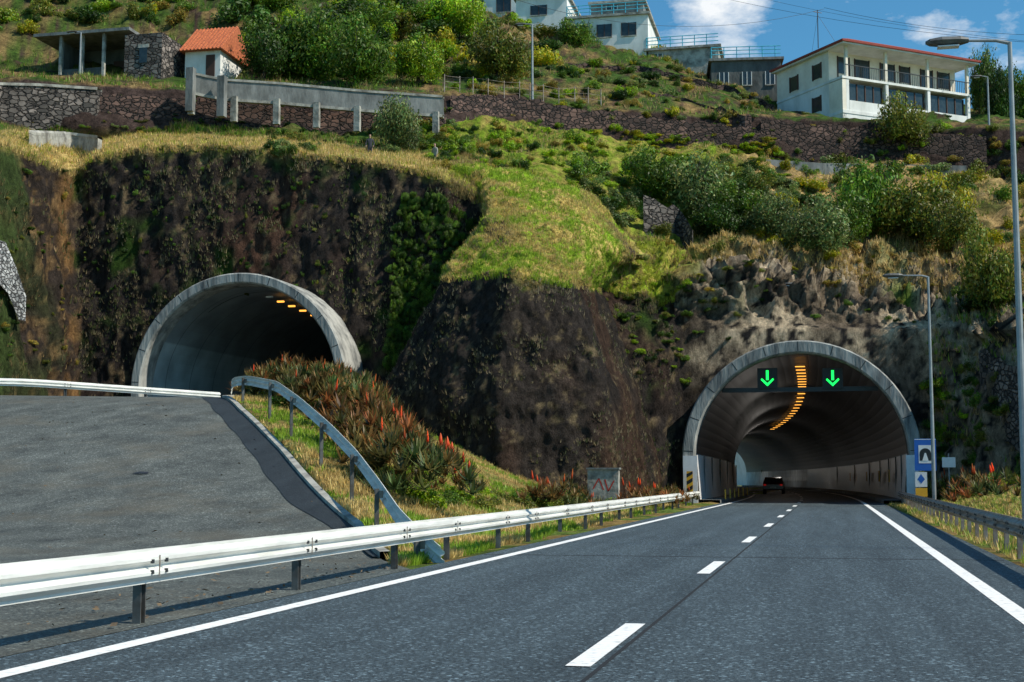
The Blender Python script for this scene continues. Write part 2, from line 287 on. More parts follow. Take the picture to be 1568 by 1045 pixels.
# ------------------------------------------------------------------ guardrails
Wp=[(0,0),(.012,.0),(.012,.03),(.075,.075),(.08,.105),(.02,.14),(.012,.155),(.02,.17),(.08,.205),(.075,.235),(.012,.28),(.012,.31),(0,.31)]
def resample(pts,step):
    pts=[np.array(p,float) for p in pts]; out=[pts[0]]
    for a,b in zip(pts[:-1],pts[1:]):
        n=max(1,int(np.linalg.norm(b-a)/step))
        for k in range(1,n+1): out.append(a+(b-a)*k/n)
    return out
def smoothpath(pts,step=.8,it=6):
    q=resample(pts,step)
    for _ in range(it):
        q=[q[0]]+[(q[i-1]+2*q[i]+q[i+1])/4 for i in range(1,len(q)-1)]+[q[-1]]
    return q
def guardrail(name,pts,side,m='galv',spacing=4.0,pr=.05,first=0,bolts=True,hs=1.0):
    b=B(name); q=pts; V=[];n=len(Wp); S=[]
    for i,p in enumerate(q):
        d=q[min(i+1,len(q)-1)]-q[max(i-1,0)]; d[2]=0; d=d/np.linalg.norm(d); s=np.array([d[1],-d[0],0])*side; S.append((d,s))
        for o,z in Wp: V.append(p+s*(o+.06)+np.array([0,0,z*hs]))
    b.add('w_beam',m,V,[(i*n+j,i*n+j+1,(i+1)*n+j+1,(i+1)*n+j) for i in range(len(q)-1) for j in range(n-1)])
    acc=spacing-first
    for i in range(len(q)-1):
        acc+=np.linalg.norm(q[i+1]-q[i])
        if acc>=spacing:
            acc-=spacing; p=q[i]; d,s=S[i]; zb=float(G(p[0],p[1]))-.3
            R=lambda a,c,z:(p[0]+d[0]*a+s[0]*c,p[1]+d[1]*a+s[1]*c,z)
            def ob(part,mm,a0,a1,c0,c1,z0,z1):
                V=[R(a0,c0,z0),R(a1,c0,z0),R(a1,c1,z0),R(a0,c1,z0),R(a0,c0,z1),R(a1,c0,z1),R(a1,c1,z1),R(a0,c1,z1)]
                b.add(part,mm,V,[(0,3,2,1),(4,5,6,7),(0,1,5,4),(1,2,6,5),(2,3,7,6),(3,0,4,7)])
            zt=p[2]+.27
            ob('posts','post' if m!='galvold' else m,-pr,pr,-.09,-.075,zb,zt); ob('posts','post' if m!='galvold' else m,-pr,-pr+.012,-.075,-.01,zb,zt); ob('posts','post' if m!='galvold' else m,pr-.012,pr,-.075,-.01,zb,zt)
            ob('spacers','galvold',-.06,.06,-.009,.07,p[2]+.08,p[2]+.23)
            if bolts:
                for a in (-.14,.14):
                    for z in (.105,.2): ob('bolts','dark',a-.018,a+.018,.13,.152,p[2]+z-.018,p[2]+z+.018)
                ob('splice','galvold',-.004,.004,.138,.148,p[2]+.06,p[2]+.25)
    return b
L=[np.array([np.interp(y,[-2,24,79],[-5.95,-6.2,-7.0]),y,.37]) for y in np.arange(1,78,1.)]
guardrail('guardrail',L,1,spacing=3.6,first=1.2).done()
L=[np.array([np.interp(y,[0,22,69,80],[2.75,2.95,3.45,3.6]),y,.38]) for y in np.arange(4,79,1.)]
guardrail('guardrail',L,-1,m='galvold',spacing=2.0).done()
a=P(-330,560,50);b_=P(0,589,52);c_=P(335,613,62)
q=smoothpath([a,b_,c_],1.0,2)
for p in q: p[2]=float(G(p[0],p[1]))+.42
guardrail('guardrail',q,1,spacing=4).done()
cv=[(356,600,50.6),(343,594,51),(350,586,50.6),(375,583,48.5),(420,592,44),(455,618,39.5),(500,658,35.5),(540,700,32),(575,748,28),(605,795,24.5),(640,832,22.5),(668,856,21.6)]
q=[P(*p) for p in cv]
for p in q: p[2]-=.155
q=smoothpath(q,.4,4)
guardrail('guardrail',q,-1,spacing=5,first=3,pr=.07,bolts=False,hs=1.12).done()
# ------------------------------------------------------------------ hill relief
def T(l): return ([a for a,_ in l],[b for _,b in l])
rowsD=[
 ([(-400,800),(1950,800)],[(-400,46),(0,65),(118,74),(590,74.5),(680,75),(1000,78),(1045,80.2),(1430,80.2),(1490,78),(1568,73),(1950,60)]),
 ([(-400,470),(0,490),(118,500),(900,505),(1060,505),(1410,505),(1568,520),(1950,540)],[(-400,47),(0,66),(118,75.3),(590,75.4),(680,76),(960,79),(1045,81.4),(1410,81.4),(1490,80.5),(1568,76),(1950,63)]),
 ([(-400,150),(0,218),(110,262),(150,240),(230,224),(330,220),(450,233),(560,244),(620,254),(680,270),(800,330),(905,430),(960,450),(1030,475),(1060,440),(1120,432),(1230,448),(1330,470),(1410,478),(1500,500),(1568,505),(1950,520)],[(-400,48),(0,67.5),(118,76.5),(680,77),(905,80),(1060,82.5),(1230,85),(1410,85),(1568,80),(1950,68)]),
 ([(-400,140),(0,205),(150,215),(230,208),(450,216),(680,240),(800,262),(905,318),(960,365),(1055,405),(1120,385),(1230,392),(1410,395),(1568,410),(1950,420)],[(-400,56),(0,76),(118,84),(680,85),(905,86),(1060,88),(1410,93),(1568,90),(1950,82)]),
 ([(-400,120),(0,195),(330,205),(680,190),(800,185),(905,215),(1060,230),(1170,250),(1410,262),(1568,280),(1950,290)],[(-400,60),(0,80),(330,86),(680,92),(800,98),(1060,104),(1410,108),(1568,108),(1950,105)]),
 ([(-400,40),(0,125),(330,140),(680,150),(800,150),(905,168),(1060,178),(1170,182),(1410,195),(1568,200),(1950,210)],[(-400,62),(0,82),(330,87.5),(680,93.5),(800,99.5),(1060,105.5),(1410,109.5),(1568,109.5),(1950,106.5)]),
 ([(-400,0),(0,110),(330,118),(560,118),(700,100),(870,82),(1000,95),(1100,130),(1190,170),(1490,190),(1568,188),(1950,190)],[(-400,80),(0,92),(330,95),(560,100),(700,112),(870,122),(1000,124),(1100,122),(1190,119),(1490,117),(1568,120),(1950,120)]),
 ([(-400,-250),(0,-200),(330,-180),(560,-120),(700,-25),(870,30),(1000,70),(1100,112),(1190,158),(1490,175),(1568,172),(1950,180)],[(-400,150),(560,150),(700,145),(870,140),(1190,130),(1568,132),(1950,132)]),
]
def rowval(k,px): return np.interp(px,*T(rowsD[k][0])),np.interp(px,*T(rowsD[k][1]))
def surf0(px,py):
    ps=[];Ys=[]
    for k in range(len(rowsD)):
        a,b=rowval(k,px); ps.append(a); Ys.append(b)
    return P(px,py,float(np.interp(py,ps[::-1],Ys[::-1])))
cols=np.arange(-400,1951,4.0); nC=len(cols)
ctrl=[np.array([P(c,*[float(v) for v in rowval(k,c)]) for c in cols]) for k in range(len(rowsD))]
s6=ctrl[-1].copy(); s6[:,0]*=190/s6[:,1]; s6[:,1]=190; s6[:,2]-=4; ctrl.append(s6)
s7=ctrl[-1].copy(); s7[:,0]*=272/190.; s7[:,1]=272; s7[:,2]=-2; ctrl.append(s7)
nsub=[54,66,20,44,16,22,34,8,14]
G3=[];seg=[];frac=[]
for k,n in enumerate(nsub):
    for j in range(n):
        t=j/n; G3.append(ctrl[k]*(1-t)+ctrl[k+1]*t); seg.append(k); frac.append(t)
G3.append(ctrl[-1]); seg.append(8); frac.append(1.)
G3=np.array(G3); seg=np.array(seg); frac=np.array(frac)
def normals(g):
    du=np.gradient(g,axis=1); dv=np.gradient(g,axis=0); n=np.cross(du,dv); return n/(np.linalg.norm(n,axis=-1,keepdims=True)+1e-9)
N=normals(G3)
if N[10,200,1]>0: N=-N
amp=np.zeros((len(seg),nC))
wallamp=np.interp(cols,[-400,118,130,590,900,1000,1040,1060,1420,1450,1950],[1.4,1.1,.5,.5,.7,1.2,.4,.25,.25,1.6,1.8])
lipamp=np.interp(cols,[-400,118,130,680,905,1020,1060,1950],[1.0,.6,.4,.4,.9,1.8,2.4,2.6])
for r,(k,t) in enumerate(zip(seg,frac)):
    amp[r]={0:wallamp,1:wallamp*(1-t)+lipamp*t,2:lipamp,3:lipamp*(1-t)+1.6*t,4:.9,5:.7,6:1.6,7:2,8:0}[k]
p=G3*np.array([.35,.35,.28]); big=fbm(p,5)-.5
rid=1-np.abs(fbm(G3*.55+9,4)-.5)*4
rid2=1-np.abs(fbm(G3*np.array([.8,.8,.55])+29,5)-.5)*4
D=(big*1.5+rid*.22)*amp
D=D+(rid2-.5)*1.7*np.clip(amp-.5,0,1.2)*((seg>=1)&(seg<=2))[:,None]*(cols>1000)
vert=fbm(G3*np.array([1.4,1.4,.25])+3,3)-.5
fine=1-np.abs(fbm(G3*np.array([1.6,1.6,1.0])+53,4)-.5)*4
wm=((seg<=1)[:,None])*1.0
D=D+(vert*.7+fine*.14)*wm*(cols<1020)
Hg=G3+N*D[...,None]
_v=Hg-np.array([0,0,CAMZ]); _d=_v@fwd; PXg=CX+F*(_v@rgt)/_d; PYg=CY-F*(_v@upv)/_d
def surf(px,py):
    j=int(np.clip(round((px+400)/4),0,nC-1)); c=np.abs(PYg[:,j]-py)+.02*_d[:,j]
    return Hg[int(np.argmin(c)),j].copy()
nz=fbm(Hg*.5+5,4); nz2=fbm(Hg*2.2+11,3); nz3=fbm(Hg*np.array([.22,.22,.1])+31,3)
def mixc(a,b,t): t=np.clip(t,0,1)[...,None]; return a*(1-t)+b*t
A_=lambda *c:np.array(c)
dark=mixc(A_(.042,.034,.030),A_(.092,.050,.034),(nz3-.45)*6); dark=mixc(dark,A_(.22,.16,.09),(nz2-.60)*6); dark=mixc(dark,A_(.035,.07,.012),(nz-.56)*7)
left=mixc(A_(.050,.037,.030),A_(.26,.16,.075),(nz2-.53)*6*(.3+nz*1.1)); left=mixc(left,A_(.06,.09,.025),(nz3-.52)*6)
rock=mixc(A_(.20,.155,.11),A_(.60,.48,.33),(nz-.38)*4); rock=mixc(rock,A_(.03,.027,.026),(nz2-.54)*9); rock=mixc(rock,A_(.12,.19,.03),(nz3-.6)*8)
straw=mixc(A_(.60,.43,.16),A_(.20,.22,.04),(nz2-.5)*6)
lime=mixc(A_(.24,.34,.02),A_(.42,.33,.08),(nz2-.46)*6)
green=mixc(A_(.05,.10,.014),A_(.24,.16,.065),(nz-.45)*5)
brown=mixc(A_(.46,.30,.13),A_(.07,.085,.02),(nz-.50)*6)
C=np.zeros_like(Hg); pxg=np.broadcast_to(cols,(len(seg),nC))
wl=sstep((118-pxg)/12.); wr=sstep((pxg-1025)/60.+ (nz-.5)*1.5)
left=mixc(left,A_(.42,.22,.075)*np.ones_like(left),sstep((pxg-84)/14)*sstep((nz-.45)*6)*.5)
wall=mixc(dark,left,wl); wall=mixc(wall,rock,wr)
m_=sstep((pxg-640)/80); lipc=mixc(straw,lime,m_); lipc=mixc(lipc,brown,sstep((pxg-1060)/60))
slope=mixc(green,lime,sstep((pxg-640)/60)*sstep((1180-pxg)/80)*.6); slope=mixc(slope,brown,sstep((pxg-1100)/60)*.85)
outc=sstep((nz3-.50)*8)*sstep((pxg-1080)/60)*sstep((nz2-.42)*6)
for r,(k,t) in enumerate(zip(seg,frac)):
    if k<=1: c=wall[r]
    elif k==2: c=mixc(lipc[r],slope[r],np.full(nC,t*.5)); c=mixc(c,rock[r],np.maximum(wr[r]*(1-t)*1.2,outc[r]*.8))
    elif k==3: c=mixc(slope[r],rock[r],outc[r]*(1-t)*.8)
    elif k==4: c=np.broadcast_to(A_(.06,.040,.034),(nC,3))*(.5+nz[r][:,None])
    else: c=mixc(green[r],A_(.07,.042,.034)*np.ones((nC,3)),(nz2[r]-.5)*5)
    if k==1 and t>.9: c=mixc(c,lipc[r],((t-.93)*12+(nz2[r]-.5)*2)*(1-wr[r]))
    C[r]=c
XL=-31.4; RR=5.7; zR=2.5; zL=3.8+2.5
def inhole(c,e=0):
    x,y,z=c[...,0],c[...,1],c[...,2]
    dx=np.abs(x-cx(y)); h=((dx**2+(z-zR)**2<(RR+.3+e)**2)|((dx<RR+.3+e)&(z<zR)))&((y<95)|(y>200))
    dx=np.abs(x-XL); h2=((dx**2+(z-zL)**2<(RR+.3+e)**2)|((dx<RR+.3+e)&(z<zL)))&(y<92)
    return h|h2
Fq=gridfaces(len(seg),nC); Vh=Hg.reshape(-1,3); cen=Vh[Fq].mean(1); keep=~inhole(cen)
Fq=Fq[keep]; mi=(seg[(Fq[:,0]//nC)]>=2).astype(int)
fm('hillside',Vh,Fq,[M['cut'],M['terrain']],col=C.reshape(-1,3),mi=mi,smooth=True)
BS=[[(535,800,77),(560,800,67.5),(780,800,63.5),(935,800,64.5),(1022,800,78)],
    [(585,600,77.5),(592,600,68.2),(760,595,65),(925,600,66),(978,600,78.5)],
    [(690,430,78),(681,427,69.3),(790,418,67),(872,434,67.8),(918,442,79)],
    [(730,380,79),(710,384,70.5),(800,390,69),(885,408,70),(945,410,80)],
    [(750,345,80),(749,344,72),(805,345,72),(890,360,73),(990,395,82)],
    [(725,290,80),(756,298,76),(805,298,76.5),(880,312,77.5),(935,340,84)],
    [(690,262,81),(745,262,80.5),(800,268,81.5),(875,292,82),(915,318,86)],
    [(680,256,86),(725,262,87),(800,272,88),(875,300,88),(925,335,90)]]
bs=[np.array([P(*q) for q in s]) for s in BS]
def dens(a,n):
    t=np.linspace(0,len(a)-1,n); i=np.minimum(t.astype(int),len(a)-2); f=(t-i)[:,None]; return a[i]*(1-f)+a[i+1]*f
ncB=190; sub=[64,62,14,16,24,16,10]; g=[];sB=[];fB=[]
bd=[dens(b,ncB) for b in bs]
for k,n in enumerate(sub):
    for j in range(n): t=j/n; g.append(bd[k]*(1-t)+bd[k+1]*t); sB.append(k); fB.append(t)
g=np.array(g); sB=np.array(sB); N=normals(g)
if N[20,50,1]>0: N=-N
aB=np.where(sB<2,.6,1.3)[:,None]
DB=((fbm(g*.4,4)-.5)*.8+(fbm(g*1.5+3,4)-.5)*.5)*aB+(fbm(g*np.array([1.2,1.2,.22])+7,3)-.5)*.35+(1-np.abs(fbm(g*np.array([1.7,1.7,1.2])+13,4)-.5)*4)*.12
Bg=g+N*DB[...,None]
n1=fbm(Bg*.5,4);n2=fbm(Bg*2.5+8,3);n3=fbm(Bg*np.array([.25,.25,.12])+3,3)
dk=mixc(A_(.050,.040,.034),A_(.095,.056,.038),(n3-.42)*6); dk=mixc(dk,A_(.24,.18,.10),(n2-.62)*6)
uB=np.broadcast_to(np.linspace(0,4,ncB),n1.shape); dk=mixc(dk,dk*.75,sstep((uB-2.9)*5))  # right facet's colour darkened to offset the sun falling on it
gr=mixc(A_(.22,.35,.02),A_(.52,.39,.12),(n2-.42)*5+(n1-.5)*3)
gr=mixc(gr,A_(.10,.07,.05),(n3-.56)*7)
w=np.clip((sB[:,None]+np.array(fB)[:,None]-1.95+(n1-.5)*.8)*6,0,1)
CB=mixc(dk,gr,w)
fq=gridfaces(len(sB),ncB)
fm('rock_buttress',Bg.reshape(-1,3),fq,[M['cut'],M['terrain']],col=CB.reshape(-1,3),mi=(sB[fq[:,0]//ncB]>=2).astype(int),smooth=True)
# ------------------------------------------------------------------ tunnels
def arch(r,zc,zb,n=40):
    pts=[(-r*math.cos(math.radians(-14)),zb)]
    for k in range(n+1):
        a=math.radians(-14+208*k/n); pts.append((-r*math.cos(a),zc+r*math.sin(a)))
    pts.append((r*math.cos(math.radians(-14)),zb)); return pts
def tunnel(name,xc,zb,Y0,length,lining,curve,ringmat,th,ringdepth=6):
    b=B(name); zc=zb+2.5; n=43
    rings=[(RR,Y0+ringdepth),(RR,Y0+.1),(RR+.08,Y0),(RR+th,Y0),(RR+th+.07,Y0+.08),(RR+th+.07,Y0+6)]
    V=[]
    for r,y in rings:
        for x,z in arch(r,zc,zb-1.5): V.append((xc+x,y,z))
    b.add('portal_ring',ringmat,V,[(i*n+j,i*n+j+1,(i+1)*n+j+1,(i+1)*n+j) for i in range(len(rings)-1) for j in range(n-1)])
    for k in range(1,12):
        a=math.radians(-14+208*k/12.); ca,sa=-math.cos(a),math.sin(a); w=.02
        V=[(xc+ca*(RR+.1)+w*sa,Y0-.004,zc+sa*(RR+.1)-w*ca),(xc+ca*(RR+th)+w*sa,Y0-.004,zc+sa*(RR+th)-w*ca),(xc+ca*(RR+th)-w*sa,Y0-.004,zc+sa*(RR+th)+w*ca),(xc+ca*(RR+.1)-w*sa,Y0-.004,zc+sa*(RR+.1)+w*ca)]
        b.add('ring_joints','tar',V,[(0,1,2,3)])
    Ys=np.concatenate([[Y0+ringdepth-.1],np.arange(Y0+ringdepth+2,Y0+length,4.)]); V=[]
    for y in Ys:
        for x,z in arch(RR-.02,zc,zb-1.5): V.append((xc+curve(y)+x,y,z))
    b.add('lining',lining,V,[(i*n+j,i*n+j+1,(i+1)*n+j+1,(i+1)*n+j) for i in range(len(Ys)-1) for j in range(n-1)])
    return b
tr=tunnel('road_tunnel',PX0,0,79.,205.,'lin_r',lambda y: float(cx(y)-PX0),'ring',.62,ringdepth=1.2)
for s in (-1,1):
    x0=PX0+s*5.55; x1=PX0+s*6.33
    tr.box('painted_foot','signwhite' ,min(x0,x1),max(x0,x1),78.93,78.995,0,2.6)
    V=[];Ys=np.arange(79.2,280,5.)
    for y in Ys:
        c=float(cx(y))
        V+=[(c+s*4.35,y,0),(c+s*4.35,y,.18),(c+s*5.7,y,.2)]
    tr.add('walkway','conc',V,[(i*3+j,i*3+j+1,i*3+j+4,i*3+j+3) for i in range(len(Ys)-1) for j in range(2)])
    V=[]
    for y in np.arange(79.15,200,2.):
        c=float(cx(y)); V+=[(c+s*5.44,y,.2),(c+s*5.60,y,2.65)]
    tr.add('wall_panels','signwhite',V,[(i*2,i*2+1,i*2+3,i*2+2) for i in range(len(V)//2-1)])
    for y in (83,89,97,107,120,138,160): 
        c=float(cx(y)); tr.box('panel_joints','concd',c+s*5.50-.04,c+s*5.50+.04,y,y+.06,.2,2.66)
tr.box('gantry_beam','dark',PX0-4.25,PX0+4.25,80.4,80.6,6.15,6.4)
for px in (1175,1275):
    c=P(px,579,80.3); x,z=c[0],c[2]
    tr.box('signal_box','black',x-.55,x+.55,80.3,80.5,z-.6,z+.55)
    V=[(x-.07,80.28,z+.42),(x+.07,80.28,z+.42),(x+.07,80.28,z-.12),(x-.07,80.28,z-.12),(x-.30,80.28,z-.02),(x-.36,80.28,z-.1),(x,80.28,z-.46),(x+.36,80.28,z-.1),(x+.30,80.28,z-.02),(x,80.28,z-.3)]
    tr.add('green_arrow','green_led',V,[(0,1,2,3),(4,5,6,9),(9,6,7,8)])
for k in range(24):
    y=83+k*(2.6 if k<8 else 5.5)-(0 if k<8 else 23.2); c=float(cx(y))
    tr.box('ceiling_lamps','sodium',c-.25,c+.3,y,y+.3 if k<8 else y+.6,7.74,7.77)
for y,zz in ((92,1.5),(104,1.5),(119,1.5),(140,1.5)):
    c=float(cx(y))+5.2
    tr.box('chevron_board','yellow',c,c+.05,y-1.1,y+1.1,zz-.35,zz+.4)
    for o in (-.6,.15):
        V=[(c-.01,y+o+.3,zz-.3),(c-.01,y+o+.65,zz-.3),(c-.01,y+o+.2,zz+.02),(c-.01,y+o-.15,zz+.02),(c-.01,y+o+.3,zz+.36),(c-.01,y+o+.65,zz+.36)]
        tr.add('chevron','black',V,[(0,1,2,3),(3,2,5,4)])
for y in (82,86,90,94,99,104): tr.box('delineator','yellow',PX0-4.3,PX0-4.22,y,y+.08,.18,.75)
tr.done()
for px_ in (1056,1413):
    c=P(px_,742,78.5); h=B('hazard_marker'); x=c[0]
    h.box('post','post',x-.03,x+.03,78.62,78.68,0,1.0); h.box('board','yellow',x-.17,x+.17,78.55,78.6,.55,1.75)
    for k in range(3):
        z=.6+k*.4; V=[(x-.17,78.54,z),(x+.17,78.54,z+.2),(x+.17,78.54,z+.4 if z+.4<1.75 else 1.75),(x-.17,78.54,z+.2)]; h.add('stripe','black',V,[(0,1,2,3)])
    h.done()
tl=tunnel('road_tunnel',XL,3.8,72.,85.,'lin_l',lambda y:.002*(y-72)**2,'ring',.5,ringdepth=1.6)
for y in (75.5,78.5,82,86):
    V=[]
    for q in (0,.12):
        for x,z in arch(RR-.035,zL,3.): V.append((XL+x,y+q,z))
    tl.add('lining_joint','concd',V,[(j,j+1,43+j+1,43+j) for j in range(42)])
for k in range(6):
    p=P(412+k*17,455+k*7.0,0+75.+k*2.3); tl.box('ceiling_lamps','sodium' if k else 'signwhite',p[0]-.2,p[0]+.2,p[1],p[1]+.15,p[2]-.04,p[2]+.05)
tl.done()
for y,e in ((90,34),(108,42),(135,52),(170,70),(215,130),(255,180)):  # unseen near-white fill lights, added to brighten the wall panels
    d=bpy.data.lights.new('tunnel_fill_light','POINT'); d.energy=e; d.color=(1,.93,.84); d.shadow_soft_size=.3; o=bpy.data.objects.new('tunnel_fill_light',d); o.location=(float(cx(y))-1.5,y,5.0); scene.collection.objects.link(o); o.parent=tr.e
b=B('retaining_or_exit_brightening_wall'); V=[(-75,372,-.5),(-12,318,-.5),(-12,318,13),(-75,372,13),(-75.4,372.5,-.5),(-12.4,318.5,-.5),(-12.4,318.5,13),(-75.4,372.5,13)]  # added pale wall, angled to catch sun and brighten the tunnel exit
b.add('wall','white',V,[(0,1,2,3),(5,4,7,6),(3,2,6,7),(0,3,7,4),(1,5,6,2)]); b.done()
# ------------------------------------------------------------------ foliage
def leafmesh(name,n,lobes,flat=.7,leaf=.11,base=(.10,.18,.018),seed=0):
    r=np.random.default_rng(seed)
    lc=r.normal(size=(lobes,3)); lc/=np.linalg.norm(lc,axis=1,keepdims=True); lc*=r.uniform(.25,.82,(lobes,1)); lc[:,2]=np.abs(lc[:,2])*flat+.15
    lr=r.uniform(.15,.40,lobes); k=r.integers(0,lobes,n)
    d=r.normal(size=(n,3)); d/=np.linalg.norm(d,axis=1,keepdims=True); c=lc[k]+d*lr[k][:,None]*r.uniform(.5,1.28,(n,1))
    nrm=d+r.normal(size=(n,3))*.6; nrm/=np.linalg.norm(nrm,axis=1,keepdims=True)
    a=np.cross(nrm,r.normal(size=(n,3))); a/=np.linalg.norm(a,axis=1,keepdims=True); b=np.cross(nrm,a)
    s=leaf*r.uniform(.5,1.2,(n,1)); V=np.stack([c-a*s,c+b*s*.45+nrm*s*.1,c+a*s,c-b*s*.45+nrm*s*.1],1).reshape(-1,3)
    lobcol=r.uniform(.5,1.5,(lobes,1))[k]; hue=r.uniform(-1,1,(n,1))
    col=np.array(base)*lobcol*r.uniform(.5,1.5,(n,1)); col[:,0]*=1+.4*hue[:,0]; col=np.repeat(np.clip(col,0,1),4,0)
    o=fm(name,V,np.arange(n*4).reshape(-1,4),M['leaf'],col=col); me=o.data; bpy.data.objects.remove(o)
    return me
bush=[leafmesh('bush_%d'%i,2200,9+i,flat=.6+.08*i,leaf=.08,seed=i) for i in range(6)]
tree=[leafmesh('crown_%d'%i,5500,24+3*i,flat=.95,leaf=.052,seed=20+i) for i in range(4)]
TINT={'lime':(2.4,2.0,.6),'mid':(1.05,1.05,.9),'dark':(.42,.52,.55),'olive':(1.6,1.0,1.2),'dry':(3.4,1.45,2.3),'yel':(3.6,1.9,.6),'grey':(1.6,1.2,3.4)}
def inst(parent,me,loc,s,tint,rz=None,name='clump'):
    o=bpy.data.objects.new(name,me); o.location=[float(v) for v in loc]; o.scale=s if isinstance(s,tuple) else (s,s,s); o.rotation_euler=(random.uniform(-.15,.15),random.uniform(-.15,.15),random.uniform(0,6.28) if rz is None else rz)
    t=TINT[tint]; j=random.uniform(.7,1.3); o.color=(t[0]*j,t[1]*j,t[2]*j,1); scene.collection.objects.link(o); o.parent=parent; return o
def scat(parent,box,n,rpx,tints,sq=(.8,1.1),kind=bush,sink=.15,fn=surf):
    for _ in range(n):
        px=random.uniform(box[0],box[2]); py=random.uniform(box[1],box[3]); p=fn(px,py); r=random.uniform(*rpx)*mpp(p)
        z=random.uniform(*sq)*r; p=p+np.array([0,0,-z*sink]); inst(parent,random.choice(kind),p,(r*random.uniform(.9,1.5),r*.9,z),random.choice(tints))
hs=empty('hillside_shrubs')
scat(hs,(340,-20,720,60),34,(24,48),['mid','dark','olive','lime','mid'],kind=bush+tree)
scat(hs,(-60,-40,340,45),70,(12,32),['olive','dark','mid','lime','dry','yel'])
scat(hs,(370,50,690,118),44,(16,36),['mid','dark','lime','dark'])
scat(hs,(560,20,880,120),44,(16,36),['mid','lime','olive','dark','yel','lime'])
scat(hs,(680,100,1000,150),50,(9,20),['mid','lime','olive','dry','dark'])
scat(hs,(860,95,1190,190),90,(6,15),['olive','dry','mid','yel','grey','dark'])
scat(hs,(400,170,700,240),60,(8,18),['grey','dark','mid','olive'])
scat(hs,(640,190,900,262),100,(7,18),['lime','mid','lime','dark','dry'])
scat(hs,(860,200,1200,290),190,(7,15),['lime','lime','lime','mid','yel'],sq=(.4,.8))
scat(hs,(880,250,1180,345),56,(13,30),['grey','mid','olive','dark','grey'])
scat(hs,(1000,290,1500,400),78,(9,24),['olive','grey','olive','dry','dark','yel','dry'])
scat(hs,(1180,250,1500,340),40,(15,30),['mid','dark','yel','olive','grey'])
scat(hs,(1060,390,1568,450),56,(5,12),['olive','dry','yel','dark','dry'],sq=(.5,.8))
scat(hs,(1450,240,1640,520),50,(14,28),['mid','dark','olive','yel','dry'])
scat(hs,(1420,560,1640,720),46,(8,20),['mid','dark','olive','lime'])
scat(hs,(920,400,1060,600),54,(6,13),['dark','mid','lime','olive'],sq=(.5,.9))
scat(hs,(1000,430,1120,560),20,(6,14),['dark','mid','olive'],sq=(.5,.9))
scat(hs,(1060,430,1400,500),20,(4,10),['mid','olive','dark'],sq=(.5,.9))
scat(hs,(0,188,680,218),130,(4,9),['grey','olive','dark','mid','dry'],sq=(.5,.9))
scat(hs,(150,150,700,190),60,(4,9),['grey','olive','dark','mid'],sq=(.5,.9))
scat(hs,(1170,196,1568,262),60,(5,14),['mid','dark','olive','lime','dry'])
scat(hs,(690,150,1510,215),60,(4,9),['mid','dark','olive','dry'],sq=(.6,1))
scat(hs,(-20,260,110,560),50,(4,11),['olive','dark','dry','mid'],sq=(.5,.9))
iv=empty('wall_ivy')
for _ in range(520):
    t=random.random(); py=300+t*262; w0=np.interp(py,[300,350,560],[618,606,596]); w1=np.interp(py,[300,350,430,560],[665,748,690,618]); px=random.uniform(w0,w1)
    p=surf(px,py); r=random.uniform(7,13)*mpp(p); inst(iv,random.choice(bush),p+np.array([.0,-.2,-r*.4]),(r,r*.45,r),random.choice(['mid','dark','mid','mid','dark']))
for _ in range(170):
    px=random.uniform(130,590); py=random.uniform(250,450)
    p=surf(px,py); r=random.uniform(2.5,7)*mpp(p); inst(iv,random.choice(bush),p-np.array([0,.1,.3]),(r,r*.4,r),random.choice(['dark','olive','dark','mid']))
def shrubtree(name,px,py,rpx,hpx,tint,Y=None):
    p=surf(px,py) if Y is None else P(px,py,Y); k=mpp(p); r=rpx*k; h=hpx*k; b=B(name,p)
    b.tube('trunk','bark',[(0,0,-.6),(.05*r,0,h*.3),(-.04*r,.05*r,h*.62)],[.07*r,.05*r,.03*r],7)
    for i in range(6):
        a=i*1.05+random.random(); b.tube('limbs','bark',[(0,0,h*.25+i*.04*h),(math.cos(a)*r*.35,math.sin(a)*r*.35,h*.5),(math.cos(a)*r*.65,math.sin(a)*r*.6,h*(.6+.03*i))],[.03*r,.02*r,.008*r],5)
    b.done(); inst(b.e,random.choice(tree),(0,0,h*.15),(r,r,h*.75),tint,name='crown'); inst(b.e,random.choice(tree),(r*.25,0,h*.05),(r*.75,r*.7,h*.55),tint,name='crown_lower')
for a in [(470,125,75,130,'mid'),(545,130,60,110,'mid'),(405,120,48,90,'dark'),(760,120,58,95,'olive'),(640,130,45,85,'lime'),(605,232,42,105,'grey'),(1330,360,60,130,'mid'),(1400,370,70,120,'olive'),(1290,370,50,90,'mid'),(1060,330,62,110,'grey'),(1380,225,48,85,'olive'),(1520,470,55,130,'olive'),(990,300,48,80,'mid'),(1245,385,60,90,'grey'),(700,60,50,90,'lime'),(1130,345,50,70,'mid'),(1450,350,45,90,'yel'),(1460,390,50,100,'olive'),(1100,370,50,70,'dark'),(1180,360,45,70,'grey')]:
    shrubtree('shrub_tree',*a)
for a in [(1500,175,26,120,'mid',127),(1530,195,30,110,'dark',122),(1560,190,40,100,'mid',124),(885,80,40,60,'mid',127)]:
    shrubtree('tree',a[0],a[1],a[2],a[3],a[4],a[5])
